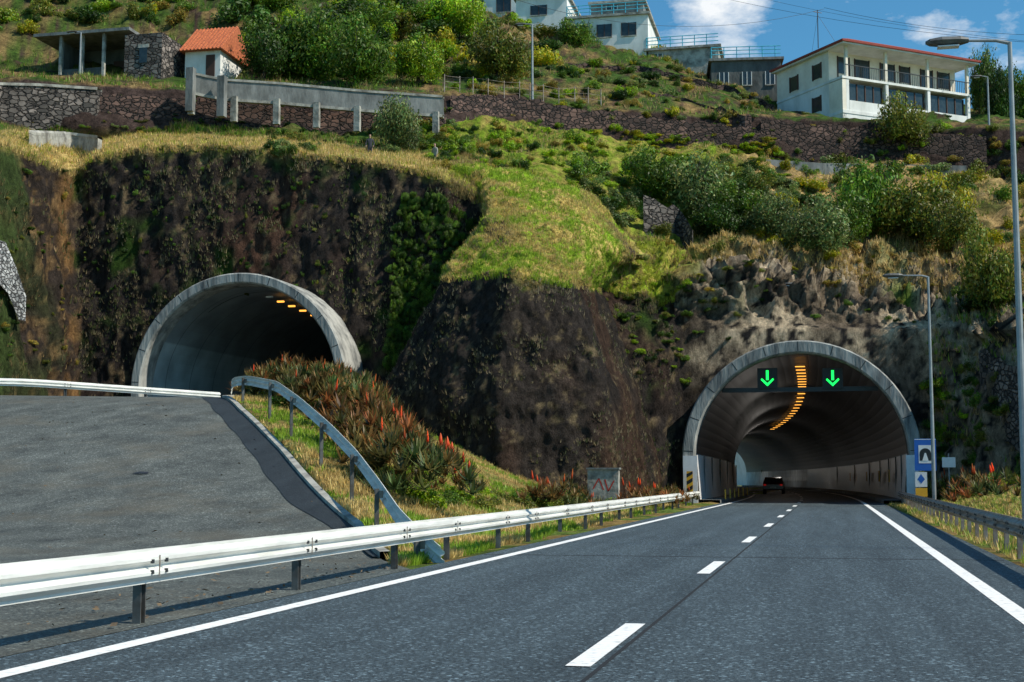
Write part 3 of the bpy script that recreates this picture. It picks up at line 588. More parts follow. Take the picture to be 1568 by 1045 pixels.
# grass
def blades(name,Pn,h,col,nb=7,spread=.12,lean=.5):
    Pn=np.repeat(Pn,nb,0); n=len(Pn); h=np.repeat(h,nb)[:,None]*rng.uniform(.5,1.2,(n,1)); col=np.repeat(col,nb,0)*rng.uniform(.5,1.5,(n,1))
    a=rng.uniform(0,6.283,n); d=np.stack([np.cos(a),np.sin(a),np.zeros(n)],1); s=np.stack([-np.sin(a),np.cos(a),np.zeros(n)],1)
    b=Pn+d*rng.uniform(0,1,(n,1))*spread*(h/.3)**.5; tip=b+d*h*lean*rng.uniform(.2,1.9,(n,1))+np.array([0,0,1])*h; w=.05*h**.5*rng.uniform(.6,1.3,(n,1))
    b=b-np.array([0,0,.04]); V=np.stack([b-s*w,b+s*w,tip],1).reshape(-1,3)
    return fm(name,V,np.arange(n*3).reshape(-1,3),M['grass'],col=np.repeat(np.clip(col,0,.9),3,0))
def samp(grid,r0,r1,c0,c1,n):
    r=rng.uniform(r0,r1-1.001,n); c=rng.uniform(c0,c1-1.001,n); i=r.astype(int); j=c.astype(int); f=(r-i)[:,None]; g_=(c-j)[:,None]
    return (grid[i,j]*(1-f)+grid[i+1,j]*f)*(1-g_)+(grid[i,j+1]*(1-f)+grid[i+1,j+1]*f)*g_
def ci(px): return int((px+400)/4)
def rr(k): return int(sum(nsub[:k]))
Pt=[];Ht=[];Ct=[]
def addg(p,h,cA,cB,fr=.5,clump=0,th=.48,patch=0):
    if clump: q=fbm(p*clump+71,3); p=p[q>th]
    t=(rng.random(len(p))<fr)[:,None]
    if patch: t=((fbm(p*patch+91,3)+rng.normal(0,.05,len(p)))>.5)[:,None]
    Pt.append(p); Ht.append(rng.uniform(h*.4,h*1.3,len(p))); Ct.append(np.where(t,np.array(cA),np.array(cB)))
st=(.66,.48,.19); gg=(.18,.30,.03); yg=(.38,.42,.045); og=(.40,.29,.12)
p=samp(Hg,0,rr(2),ci(118),ci(1040),20000); p=p[~inhole(p,.5)]; addg(p,.20,(.36,.29,.17),(.13,.16,.05),.55,.7,.5)
addg(samp(Hg,0,rr(2),ci(-60),ci(118),2000),.28,(.34,.22,.10),(.16,.17,.07),.5,.6,.52)
addg(samp(Hg,rr(2)-3,rr(3),ci(-20),ci(690),7000),.26,st,yg,.8)
addg(samp(Hg,rr(2)-6,rr(3)+4,ci(690),ci(1070),8000),.22,yg,og,.5,patch=.5)
addg(samp(Hg,rr(2)+6,rr(3)+14,ci(1060),ci(1600),13000),.32,st,og,.65,.35,.44)
addg(samp(Hg,rr(3),rr(4),ci(0),ci(1060),9000),.28,gg,og,.6,.4)
addg(samp(Hg,rr(3),rr(4),ci(1060),ci(1600),6000),.30,st,gg,.7,.4)
addg(samp(Hg,rr(5),rr(7),ci(-50),ci(1200),12000),.35,gg,og,.55,.4)
p=samp(Hg,0,rr(2),ci(1420),ci(1620),2400); addg(p,.35,gg,og,.5,.5)
nb0=sum(sub[:2]); addg(samp(Bg,nb0-3,len(sB),2,ncB-2,20000),.16,(.32,.44,.04),(.60,.46,.16),.5,patch=.55)
addg(samp(Bg,0,nb0,2,ncB-2,6000),.16,(.36,.29,.18),(.12,.13,.05),.6,.8,.5)
allP=np.concatenate(Pt); blades('hillside_grass',allP,np.concatenate(Ht),np.concatenate(Ct),nb=6)
n=20000; Y=rng.uniform(21,75,n); X=rng.uniform(0,1,n); x0=xb(Y)+.25; x1=-6.35-.012*(Y-22); X=x0+(x1-x0)*X; ok=x1>x0; X,Y=X[ok],Y[ok]
p=np.stack([X,Y,G(X,Y)],1); nn=fbm(p*.35,4); p[:,2]+=(nn-.5)*.35; k=fbm(p*.5+50,3)
cc=np.where((k>.5)[:,None],np.array([.66,.48,.17]),np.array([.28,.42,.035]))
blades('verge_grass',p,rng.uniform(.04,.20,len(p)),cc,nb=8,spread=.1)
n=6000; Y=rng.uniform(10,76,n); X=rng.uniform(2.9,7.5,n); p=np.stack([X,Y,G(X,Y)],1)
blades('verge_grass',p,rng.uniform(.04,.20,n),np.where((rng.random(n)<.5)[:,None],np.array([.30,.38,.05]),np.array([.60,.43,.15])),nb=8,spread=.1)
# aloe
def aloemesh(seed,nros=22,fl=3,fr=.028,fh=(.45,.8)):
    r=np.random.default_rng(seed); V=[];Fc=[];C=[]
    for q in range(nros):
        a=r.uniform(0,6.28); rad=r.uniform(0,.8)**.7; c=np.array([math.cos(a)*rad,math.sin(a)*rad,(1-rad**2)*.7*r.uniform(.6,1.1)+.1])
        colr=np.array([[.11,.15,.055],[.15,.14,.055],[.21,.12,.05],[.13,.16,.065],[.08,.10,.04],[.18,.14,.06]][r.integers(6)])
        for k in range(24):
            b=r.uniform(0,6.28); el=r.uniform(-.2,1.2); L=r.uniform(.2,.34); d=np.array([math.cos(b),math.sin(b),0]); s=np.array([-math.sin(b),math.cos(b),0])*.028
            m=c+d*L*.5*math.cos(el)+np.array([0,0,L*.5*math.sin(el)]); t=c+d*L*1.0*math.cos(el)+np.array([0,0,L*math.sin(el)+L*.12])
            o=len(V); V+=[c-s,c+s,m+s*.8,m-s*.8,t-s*.06,t+s*.06]; Fc+=[(o,o+1,o+2,o+3),(o+3,o+2,o+5,o+4)]; cc=colr*r.uniform(.4,1.6); C+=[cc]*4+[cc*np.array([1.5,1.0,.75])]*2
    for q in range(fl):
        a=r.uniform(0,6.28); rad=r.uniform(.1,.85); c=np.array([math.cos(a)*rad,math.sin(a)*rad,.55*(1-rad*.5)]); h=r.uniform(*fh); 
        def ringz(z,w,col,n=6):
            o=len(V)
            for i in range(n): V.append(c+np.array([math.cos(i*6.283/n)*w,math.sin(i*6.283/n)*w,z])); C.append(np.array(col))
            return o
        red=[.62,.08,.022]; prof=[(0,.010,[.16,.09,.05]),(h*.70,.009,[.16,.09,.05]),(h*.70,fr*.9,red),(h*.82,fr,red),(h*.94,fr*.6,[.7,.15,.03]),(h+.03,.005,[.6,.15,.04])]
        os=[ringz(*x) for x in prof]
        for u,v in zip(os[:-1],os[1:]):
            for i in range(6): Fc.append((u+i,u+(i+1)%6,v+(i+1)%6,v+i))
    o=fm('aloe',np.array(V),np.array(Fc),M['leaf'],col=np.array(C)); me=o.data; bpy.data.objects.remove(o); return me
al=[aloemesh(i,24,1+i%2,.02,(.4,.6)) for i in range(4)]; alr=[aloemesh(10+i,16,3,.045,(.55,.85)) for i in range(2)]; alb=[aloemesh(20+i,20,2,.028) for i in range(2)]
TINT['one']=(1.1,1,1); TINT['red']=(1.4,.98,.85); TINT['grn']=(.9,1.1,.9)
def aloes(lst,sz,ms,parent):
    for q in lst:
        px,py,k=q[:3]; p=hitG(px,py) if len(q)==3 else P(px,py,q[3]); r=sz*k; inst(parent,random.choice(ms),p-np.array([0,0,.15]),(r,r,r*1.1),random.choice(['one','red','grn']),name='aloe_clump')
ae=empty('aloe_bushes')
aloes([(650,778,1),(625,765,1.1),(598,745,1.1),(575,722,1.1),(550,700,1.1),(590,715,1),(612,735,1.1),(530,672,1.1),(545,655,1.1),(510,635,1.1),(560,675,1.2),(580,690,1.1),(600,705,1.0),(565,645,1.1)],1.6,al,ae)
for px,py,k,Y in [(398,600,1,53),(425,600,1.1,53.5),(455,602,1.1,53),(485,606,1.2,52),(512,612,1.2,51),(540,624,1.2,50),(440,585,1.1,57),(470,588,1.1,57),(500,594,1.1,56),(530,602,1.1,55),(410,590,.9,57),(560,640,1.2,49),(520,630,1.2,48),(490,622,1.1,49),(580,660,1.2,47),(600,680,1.1,46),(450,612,1,49),(555,615,1.0,55)]:
    r=1.35*k; p=P(px,py,Y); inst(ae,random.choice(al),p-np.array([0,0,.45]),(r,r,r*1.05),random.choice(['one','red','grn']),name='aloe_clump'); 
    g0=float(G(p[0],p[1])); 
    if p[2]-.45>g0: inst(ae,random.choice(bush),(p[0],p[1],g0-.2),(r*.95,r*.95,p[2]-.2-g0+.4),random.choice(['dark','olive']),name='undergrowth')
ae2=empty('aloe_bushes')
aloes([(700,768,.8),(672,752,1),(655,735,.9),(690,735,.8),(640,712,.8)],1.35,alr,ae2)
aloes([(825,782,1),(850,786,1.1),(878,784,.9),(905,788,.7),(975,784,1.0),(1000,780,1.1),(1025,778,1.0),(1045,774,.9),(865,776,1)],1.15,alb,ae2)
aloes([(1440,768,1),(1500,772,1.1),(1530,776,1.1),(1485,755,1)],1.3,alb,ae2)
for _ in range(26):
    px=random.uniform(1440,1568); py=random.uniform(710,765); p=hitG(px,py); r=random.uniform(.5,1.0); inst(hs,random.choice(bush),p,(r,r,r),random.choice(['lime','mid','yel','dark']))
for _ in range(80):
    p=hitG(random.uniform(640,1050),random.uniform(762,784)); 
    if p[0]<-7.6: r=random.uniform(.3,.7); inst(hs,random.choice(bush),p-np.array([0,0,.1]),(r,r,r*.8),random.choice(['mid','lime','olive','dark']))
# ------------------------------------------------------------------ walls
def wallpath(name,m,tops,hpx,th=.5,Yoff=-.9,cap=None,absY=None):
    b=B(name); pts=[]; dense=[]
    for (a,b0),(c,d0) in zip(tops[:-1],tops[1:]):
        n=max(1,int((c-a)/9)); dense+=[(a+(c-a)*k/n,b0+(d0-b0)*k/n) for k in range(n)]
    dense.append(tops[-1]); V=[]
    for i,(px,py) in enumerate(dense):
        h=np.interp(px,[tops[0][0],tops[-1][0]],hpx); 
        Y=float(surf0(px,py+h*.5)[1])+Yoff if absY is None else float(np.interp(px,[tops[0][0],tops[-1][0]],absY))
        t=P(px,py,Y); hm=h*mpp(t); j=random.uniform(-.28,.12) if m.startswith('stone') and not cap else 0
        V+=[t+np.array([0,-.12,-hm-.8]),t+np.array([0,0,j]),t+np.array([0,th,j]),t+np.array([0,th,-hm-.8])]
        pts.append(t)
    b.add('masonry',m,V,[(i*4+j,i*4+j+1,i*4+j+5,i*4+j+4) for i in range(len(dense)-1) for j in range(3)]+[(0,1,2,3),tuple(len(V)-4+j for j in (3,2,1,0))])
    if cap:
        V=[]
        for t in pts: V+=[t+np.array([0,-.08,-.02]),t+np.array([0,-.08,.16]),t+np.array([0,th+.05,.16]),t+np.array([0,th+.05,-.02])]
        b.add('coping',cap,V,[(i*4+j,i*4+j+1,i*4+j+5,i*4+j+4) for i in range(len(pts)-1) for j in range(3)]+[(0,1,2,3)])
    return b,pts
wallpath('stone_retaining_wall','stoneg',[(-120,128),(60,132),(150,138)],(58,50),cap='concl')[0].done()
wallpath('stone_retaining_wall','stone',[(150,142),(290,150),(480,168),(680,172)],(62,45),Yoff=-.4)[0].done()
wallpath('retaining_or_exit_brightening_wall','concl',[(45,204),(100,206),(150,212)],(40,46),cap='concl',Yoff=-.3)[0].done()
wallpath('stone_retaining_wall','stone',[(690,142),(800,150),(905,166),(1010,180),(1170,196)],(28,36),Yoff=-.7)[0].done()
wallpath('stone_retaining_wall','stone',[(870,95),(980,100),(1110,130),(1185,160)],(20,26),Yoff=-.7)[0].done()
wallpath('stone_retaining_wall','stone',[(940,132),(1040,146),(1150,176)],(16,18),Yoff=-1.0)[0].done()
wallpath('stone_retaining_wall','stone',[(1165,182),(1290,192),(1400,200),(1510,208)],(62,52),Yoff=-.6)[0].done()
wallpath('retaining_or_exit_brightening_wall','conc',[(1170,244),(1260,250),(1480,254)],(16,12),Yoff=-1.3)[0].done()
wallpath('stone_retaining_wall','stoneg',[(985,300),(1040,318),(1060,345)],(70,60),Yoff=-2.0)[0].done()
wallpath('stone_retaining_wall','stoneg',[(1500,530),(1560,560)],(90,110),Yoff=-1.5)[0].done()
wallpath('pale_stone_wall','stonew',[(-120,340),(0,368),(16,400),(32,455)],(150,12),Yoff=-1.8)[0].done()
b,pts=wallpath('concrete_parapet','conc',[(285,112),(338,124),(430,130),(560,142),(678,150)],(20,20),th=.35,absY=(84.3,89.5),cap='concl')
b.p.clear(); pts=pts[::3]+[pts[-1]]
for p0,p1 in zip(pts[:-1],pts[1:]):
    if np.linalg.norm(p1-p0)<.05: continue
    for part,m_,z0,z1,e in (('panel','conc',-1.15,0,0),('coping','concl',0.003,.16,.06),('base_beam','concl',-1.33,-1.153,.06)):
        V=[p0+[0,-e,z0],p1+[0,-e,z0],p1+[0,.3+e,z0],p0+[0,.3+e,z0],p0+[0,-e,z1],p1+[0,-e,z1],p1+[0,.3+e,z1],p0+[0,.3+e,z1]]
        b.add(part,m_,V,[(0,3,2,1),(4,5,6,7),(0,1,5,4),(2,3,7,6)])
for px in (295,360,425,486,548,610,668):
    py=np.interp(px,[285,338,430,560,678],[112,124,130,142,150]); Y=np.interp(px,[285,678],[84.3,89.5]); t=P(px,py,float(Y)); b.box('pillars','concl',t[0]-.2,t[0]+.2,t[1]-.22,t[1]+.1,t[2]-2.7,t[2]-1.0)
b.done()
t=P(290,110,84.0); b=B('concrete_gate_pier'); b.box('pier','conc',t[0]-.25,t[0]+.25,84,84.5,t[2]-2.6,t[2]+.3); t=P(338,118,84.2); b.box('pier','conc',t[0]-.25,t[0]+.25,84.2,84.7,t[2]-2.6,t[2]+.1); b.done()
# ------------------------------------------------------------------ houses
o=P(1291,168,113.); b=B('white_house',o,math.atan2(8,10.4)); Lh,Dh=13.1,8.7
b.box('lower_walls','white',0.,Lh,1.7,Dh,-2.5,2.55); b.box('upper_walls','cream',0.,Lh,1.7,Dh,2.75,5.2)
b.box('end_wall','cream',-.02,.35,0,1.69,-2.5,2.5); b.box('floor_slab','white',-.05,Lh+.05,-.05,Dh+.02,2.552,2.748)
b.box('roof_slab','white',-.35,Lh+.5,-.6,Dh+.3,5.202,5.33); b.box('tile_eaves','roof',-.48,Lh+.62,-.74,Dh+.42,5.333,5.5)
V=[(-.45,-.7,5.503),(Lh+.6,-.7,5.503),(Lh+.6,Dh+.4,5.503),(-.45,Dh+.4,5.503),(3.2,3.2,7.1),(Lh-3,3.2,7.1),(Lh-3,4.8,7.1),(3.2,4.8,7.1)]
b.add('tiled_roof','roof',V,[(0,1,5,4),(1,2,6,5),(2,3,7,6),(3,0,4,7),(4,5,6,7)])
b.box('terrace_slab','white',-.05,Lh+.05,-.05,1.69,-.25,0)
b.box('terrace_wall','white',0,Lh,0.0,.2,-2.5,-.26)
for x in (.36,4.3,8.6,Lh-.3):
    b.box('columns','white',x,x+.28,0.0,.28,.002,2.55); b.box('columns','cream',x,x+.22,0.0,.22,2.75,5.2)
b.box('handrail','dark',.3,Lh,-.02,.04,3.68,3.74)
for i in range(66): x=.4+i*.19; b.box('balusters','dark',x,x+.03,0,.03,2.75,3.68)
b.box('parapet','white',.7,Lh-.3,.02,.15,.003,.85)
for x0,x1 in ((.9,2.0),(2.6,4.0),(5.2,6.6),(7.2,8.2),(9.4,10.6),(11.2,12.4)):
    b.box('windows','glass',x0,x1,1.64,1.695,2.95 if x0 in (2.6,9.4) else 3.5,4.85); b.box('window_frames','wood',x0-.06,x0,1.6,1.69,2.9,4.9); b.box('window_frames','wood',x1,x1+.06,1.6,1.69,2.9,4.9)
for x0,x1 in ((.8,4.1),(4.8,8.4),(9.1,12.6)):
    b.box('lower_windows','glass',x0,x1,.32,.36,.87,2.3)
    for k in range(5): x=x0+(x1-x0)*k/4; b.box('lower_mullions','wood',x-.04,x+.04,.26,.315,.87,2.3)
for y,z in ((3.2,3.3),(6.3,3.1),(3.3,.6)):
    b.box('side_windows','glass',-.035,-.005,y-.45,y+.45,z,z+1.2); b.box('side_shutters','wood',-.06,-.005,y-.62,y-.47,z-.05,z+1.25); b.box('side_shutters','wood',-.06,-.005,y+.47,y+.62,z-.05,z+1.25)
b.box('chimney','cream',5.5,6.2,6.5,7.1,5.9,7.6); b.box('chimney_cap','roof',5.4,6.3,6.4,7.2,7.603,7.7)
b.tube('antenna','dark',[(.4,3.5,6),(.4,3.5,9.2)],.04,5); b.tube('antenna_guys','dark',[(.4,3.5,8.8),(-.6,3,5.5)],.012,4); b.tube('antenna_guys','dark',[(.4,3.5,8.8),(2.2,3,6)],.012,4); b.tube('antenna','dark',[(.0,3.5,9.0),(.8,3.5,9.0)],.03,5)
b.done()
def block(name,px0,px1,ptop,pbot,Y,depth,wallm,wins,roofm='concl',rail=None,over=.25,rz=0):
    a=P(px0,pbot,Y); c=P(px1,ptop,Y); w=c[0]-a[0]; z=c[2]-a[2]; b=B(name,a,rz)
    b.box('walls',wallm,0,w,0,depth,-3,z); b.box('roof_slab',roofm,-over,w+over,-over,depth+over,z+.002,z+.22)
    for (u0,u1,v0,v1) in wins:
        b.box('windows','glass',w*u0,w*u1,-.03,-.003,z*v0,z*v1); b.box('sills','concl',w*u0-.08,w*u1+.08,-.1,-.033,z*v0-.1,z*v0-.003)
        fm_='white' if wallm!='white' else 'wood'
        b.box('frames',fm_,w*u0-.06,w*u0-.001,-.06,-.002,z*v0,z*v1); b.box('frames',fm_,w*(u0+u1)/2-.03,w*(u0+u1)/2+.03,-.06,-.031,z*v0,z*v1); b.box('frames',fm_,w*u1+.001,w*u1+.06,-.06,-.002,z*v0,z*v1)
    if rail:
        zt=z+.25
        for k in range(int(w/1.1)+1): x=min(w,k*1.1); b.tube('railing',rail,[(x,0,z+.2),(x,0,zt+1.0)],.045,5)
        for q in (.35,.7,1.0): b.tube('railing',rail,[(0,0,zt+q),(w,0,zt+q)],.04,5); b.tube('railing',rail,[(0,0,zt+q),(0,depth,zt+q)],.04,5)
    return b
block('white_house',706,795,-18,42,134,7,'white',[(.15,.38,.35,.75),(.62,.85,.35,.75)],roofm='roof').done()
block('white_house',790,868,-6,40,131,7,'white',[(.3,.6,.35,.72)],roofm='concl').done()
block('white_house',868,992,22,74,127,8,'white',[(.12,.22,.1,.7),(.38,.55,.3,.75),(.68,.85,.3,.75)],rail='bluep').done()
block('concrete_house',905,985,2,20,133,6,'conc',[(.3,.5,.2,.7)],roofm='concl').done()
block('garden_shed',990,1100,72,96,127,5,'concl',[(.1,.22,.2,.7)],rail='bluep').done()
block('concrete_house',1090,1196,88,152,122,7,'concd',[(.12,.24,.35,.7),(.45,.57,.35,.7),(.78,.9,.35,.7)],rail='bluep',roofm='conc',rz=.12).done()
a=P(92,134,91.); k=mpp(a); b=B('ruined_shed',a)
W=(196-92)*k*1.05; hh=78*k
b.box('back_wall','concd',0,W,3.5,3.8,-1.5,hh); b.box('side_wall','concd',-.2,0,.4,3.8,-1.5,hh*.95); b.box('roof_slab','conc',-1.9,W+.5,-.6,4.2,hh,hh+.22); b.box('half_wall','concd',0,W*.62,.0,.2,-1.5,hh*.35)
for x in (-.0,W*.33,W*.66): b.box('columns','concl',x,x+.2,-.3,-.08,-1.5,hh)
b.box('door','wood',W*.45,W*.62,3.4,3.49,0,hh*.75)
W2=W+2.9; b.box('stone_block','stoneg',W+.02,W2,-.3,3.8,-1.5,hh*.93); b.box('window','glass',W+1.2,W+1.8,-.36,-.303,hh*.35,hh*.65); b.box('window_frame','concl',W+1.08,W+1.92,-.34,-.302,hh*.65,hh*.72); b.done()
a=P(283,112,93.); k=mpp(a); b=B('red_roof_house',a); W=58*k; h1=32*k
b.box('walls','white',0,W,0,5,-2,h1); V=[(-.3,-.5,h1),(W+.3,-.5,h1),(W+.3,5.4,h1),(-.3,5.4,h1),(-.3,2.4,h1+52*k),(W+.3,2.4,h1+52*k)]
b.add('tiled_roof','tile_o',V,[(0,1,5,4),(3,4,5,2),(0,4,3),(1,2,5),(0,3,2,1)]); b.box('door','wood',W*.6,W*.85,-.05,-.003,-.5,h1*.8)
for i in range(12): x=-.2+i*(W+.4)/11; b.tube('roof_ribs','tile_o',[(x,-.5,h1+.03),(x,2.35,h1+52*k)],.06,5)
b.done()
# ------------------------------------------------------------------ street lamps, poles, wires
def lamp(name,base,h,arm,side=-1,r=.085):
    b=B(name,base)
    b.tube('pole','pole',[(0,0,-.3),(0,0,h*.5),(0,0,h)],[r,r*.8,r*.55],10); b.box('base_plate','pole',-.2,.2,-.2,.2,-.05,.04)
    b.tube('arm','pole',[(0,0,h-.02),(side*.25,0,h+.05),(side*arm,0,h+.08)],[r*.5,r*.45,r*.35],8)
    x=side*arm; V=[];sec=[(0,.07,.05),(.15,.13,.09),(.5,.17,.1),(.72,.12,.07),(.8,.04,.03)]
    for (d,w,t) in sec:
        for q in range(8): an=q*math.pi/4; V.append((x+side*d,math.cos(an)*w,h+.09+math.sin(an)*t))
    b.add('lantern','post',V,[(i*8+q,i*8+(q+1)%8,(i+1)*8+(q+1)%8,(i+1)*8+q) for i in range(4) for q in range(8)]+[tuple(range(8))[::-1],tuple(32+q for q in range(8))]); b.box('lens','signwhite',x+side*.18 if side>0 else x-.58,x+.58 if side>0 else x-.18,-.1,.1,h-.03,h-.005)
    return b.done()
p=P(1546,65,28.); lamp('street_lamp',(p[0],28.,float(G(p[0],28))),p[2]-float(G(p[0],28)),.75,r=.075)
p=P(1421,424,60.); lamp('street_lamp',(p[0],60.,float(G(p[0],60))),p[2]-float(G(p[0],60)),1.0)
p=P(1228,437,83.5); q=P(1232,515,83.5); lamp('street_lamp',(p[0],83.5,q[2]-.6),p[2]-q[2]+.6,.3,r=.07)
p=P(815,38,100.); q=P(815,192,100.); lamp('utility_pole',(p[0],100.,q[2]),p[2]-q[2],.5,r=.11)
p=P(1512,118,110.); q=P(1512,250,110.); lamp('utility_pole',(p[0],110.,q[2]),p[2]-q[2],.4,r=.1)
p=P(124,50,90.); q=P(124,130,90.); lamp('utility_pole',(p[0],90.,q[2]),p[2]-q[2],.3,r=.09)
def wire(name,p0,p1,sag,r=.016):
    b=B(name); pts=[p0+(p1-p0)*t+np.array([0,0,-sag*4*t*(1-t)]) for t in np.linspace(0,1,14)]; b.tube('cable','dark',pts,r,4); b.done()
wire('power_line',P(900,-60,150),P(1640,70,110),1.5); wire('power_line',P(1060,-30,150),P(1700,75,110),1.0); wire('power_line',P(1262,12,118),P(1640,55,112),.6); wire('power_line',P(790,0,105),P(1262,14,118),1.8)
b=B('wire_fence')
for i in range(12):
    px=680+i*22; p=surf(px,142+i*2); b.tube('posts','galvold',[p,p+np.array([0,0,1.3])],.035,5)
    if i: 
        for z in (.4,.8,1.2): b.tube('wires','galvold',[pp+np.array([0,0,z]),p+np.array([0,0,z])],.012,4)
    pp=p
b.done()
# ------------------------------------------------------------------ signs
p=P(1418,735,69.); b=B('tunnel_information_sign',(p[0],69.,0)); zt=P(1418,672,69.)[2]; k=mpp(p); w=16*k; z1=zt-49*k
gz=float(G(p[0],69))
for x in (-w*.6,w*.6): b.tube('posts','pole',[(x,.05,gz-.3),(x,.05,zt-.1)],.035,8)
b.box('panel','signblue',-w,w,0,.03,z1,zt); b.box('border','signwhite',-w*.97,w*.97,-.004,-.001,zt-.05,zt-.02)
zc=(zt+z1)/2+.02; b.box('pictogram_field','signwhite',-w*.62,w*.62,-.008,-.002,zc-.42,zc+.42)
V=[(-.26,-.012,zc-.3)]+[(-.26*math.cos(a),-.012,zc+.02+.26*math.sin(a)) for a in np.linspace(0,math.pi,12)]+[(.26,-.012,zc-.3)]; b.add('tunnel_symbol','black',V,[tuple(range(len(V)))])
b.add('road_symbol','signwhite',[(-.14,-.016,zc-.3),(.14,-.016,zc-.3),(.03,-.016,zc+.06),(-.03,-.016,zc+.06)],[(0,1,2,3)])
b.box('lower_panel','signwhite',-w,w*.1,0.0,.03,z1-.75,z1-.06); b.add('lower_arrow','signblue',[(-w*.8,-.005,z1-.4),(-w*.45,-.005,z1-.15),(-w*.1,-.005,z1-.4),(-w*.45,-.005,z1-.6)],[(0,1,2,3)])
b.box('orange_panel','yellow',-w,w*.1,0,.03,z1-1.2,z1-.8); b.done()
p=P(934,752,62.); b=B('roadside_cabinet',(p[0],60.,0)); k=mpp(p); w=24*k
b.box('plinth','conc',-w,w,0,.5,-.3,.5); b.box('cabinet','concl',-w*.96,w*.96,.02,.48,.503,1.72); b.box('lid','conc',-w*1.03,w*1.03,-.04,.54,1.723,1.8)
for (a0,z0,a1,z1_) in ((-.45,.9,-.2,1.35),(-.2,1.35,.0,.85),(.05,1.3,.2,.8),(.2,.8,.45,1.25)):
    b.add('graffiti','red',[(a0,.014,z0),(a0+.06,.014,z0),(a1+.06,.014,z1_),(a1,.014,z1_)],[(0,1,2,3)])
b.done()
p=P(1453,712,74.); b=B('white_sign',(p[0],74.,0)); b.tube('post','pole',[(0,.04,0),(0,.04,2.6)],.03,6); b.box('panel','signwhite',-.32,.32,0,.02,1.9,2.4); b.done()
# ------------------------------------------------------------------ car in the tunnel
yc=128.
b=B('car',(float(cx(yc))-2.2,yc,.01),0)
prof=[(0,.45),(.02,.85),(.15,1.0),(.35,1.42),(.7,1.5),(2.2,1.48),(3.0,1.0),(4.1,.88),(4.3,.6),(4.3,.35),(0.05,.35)]
V=[];n=len(prof)
for x in (-.88,-.86,.86,.88):
    for y,z in prof: V.append((x*(.80 if z>1.2 else 1),y,z))
Fs=[(i*n+j,i*n+(j+1)%n,(i+1)*n+(j+1)%n,(i+1)*n+j) for i in range(3) for j in range(n)]+[tuple(range(n))[::-1],tuple(3*n+j for j in range(n))]
b.add('body','car',V,Fs); b.add('rear_window','glass',[(-.68,.13,1.03),(.68,.13,1.03),(.6,.33,1.38),(-.6,.33,1.38)],[(0,1,2,3)])
for s in (-1,1):
    b.box('tail_lamps','tail',min(s*.6,s*.82),max(s*.6,s*.82),-.02,.05,.74,.88)
    for y in (.8,3.4): b.tube('wheels','dark',[(s*.72,y,.33),(s*.92,y,.33)],.33,14)
b.box('number_plate','signwhite',-.26,.26,-.01,.02,.55,.66); b.done()
# ------------------------------------------------------------------ people on the ridge
def person(name,loc,rz,shirt,trouser,pose=0):
    V=[];E=[];R=[]
    def v(p,r,par=None):
        V.append(p);R.append(r)
        if par is not None:E.append((par,len(V)-1))
        return len(V)-1
    pel=v((0,0,.95),(.15,.11)); wa=v((0,0,1.12),(.13,.095),pel); ch=v((0,-.01,1.33),(.17,.11),wa); nb_=v((0,0,1.47),(.06,.06),ch); nk=v((0,-.01,1.54),(.055,.055),nb_); h1=v((0,-.02,1.62),(.075,.09),nk); h2=v((0,-.02,1.70),(.075,.09),h1); v((0,-.01,1.76),(.045,.05),h2)
    for s in (-1,1):
        sh=v((s*.17,0,1.42),(.06,.06),ch); el=v((s*.25,-.02,1.15),(.043,.043),sh); wr=v((s*.22,-.2 if pose else -.08,.97 if pose else .9),(.028,.028),el); pm_=v((s*.215,-.26 if pose else -.1,.95 if pose else .83),(.035,.018),wr)
        for k in range(4): a=v((s*(.19+.016*k),-.31 if pose else -.11,.93 if pose else .77),(.009,.009),pm_); v((s*(.19+.016*k),-.335 if pose else -.13,(.905 if pose else .735)-.004*(k%2)),(.007,.007),a)
        v((s*.17,-.28 if pose else -.14,.96 if pose else .81),(.01,.01),pm_)
        hp=v((s*.09,0,.88),(.09,.09),pel); kn=v((s*.1,-.03,.5),(.06,.06),hp); an=v((s*.1,.0,.1),(.04,.04),kn); v((s*.11,-.16,.04),(.04,.03),an)
    me=bpy.data.meshes.new(name); me.from_pydata(V,E,[]); o=bpy.data.objects.new(name,me); scene.collection.objects.link(o)
    sk=o.modifiers.new('s','SKIN'); 
    for d,r in zip(me.skin_vertices[0].data,R): d.radius=r
    me.skin_vertices[0].data[0].use_root=True
    ss=o.modifiers.new('ss','SUBSURF'); ss.levels=1; ss.render_levels=1
    dg=bpy.context.evaluated_depsgraph_get(); m2=bpy.data.meshes.new_from_object(o.evaluated_get(dg)); m2.materials.clear()
    for q in ('skin',shirt,trouser,'hair'): m2.materials.append(M[q])
    for f in m2.polygons:
        c=f.center; f.use_smooth=True
        if c.z>1.7 or (c.z>1.6 and c.y>.01): f.material_index=3
        elif c.z>1.5: f.material_index=0
        elif abs(c.x)>.15 and c.z<1.0 and c.z>.7 : f.material_index=0
        elif c.z>.93: f.material_index=1
        else: f.material_index=2
    o.modifiers.clear(); o.data=m2; o.location=[float(a) for a in loc]; o.rotation_euler=(0,0,rz)
p=surf(565,237); person('person',(p[0],p[1]+.3,p[2]-.45),.3,'cloth1','cloth1',1)
p=surf(664,246); person('person',(p[0],p[1]+.3,p[2]-.6),-.5,'cloth2','cloth1',0)
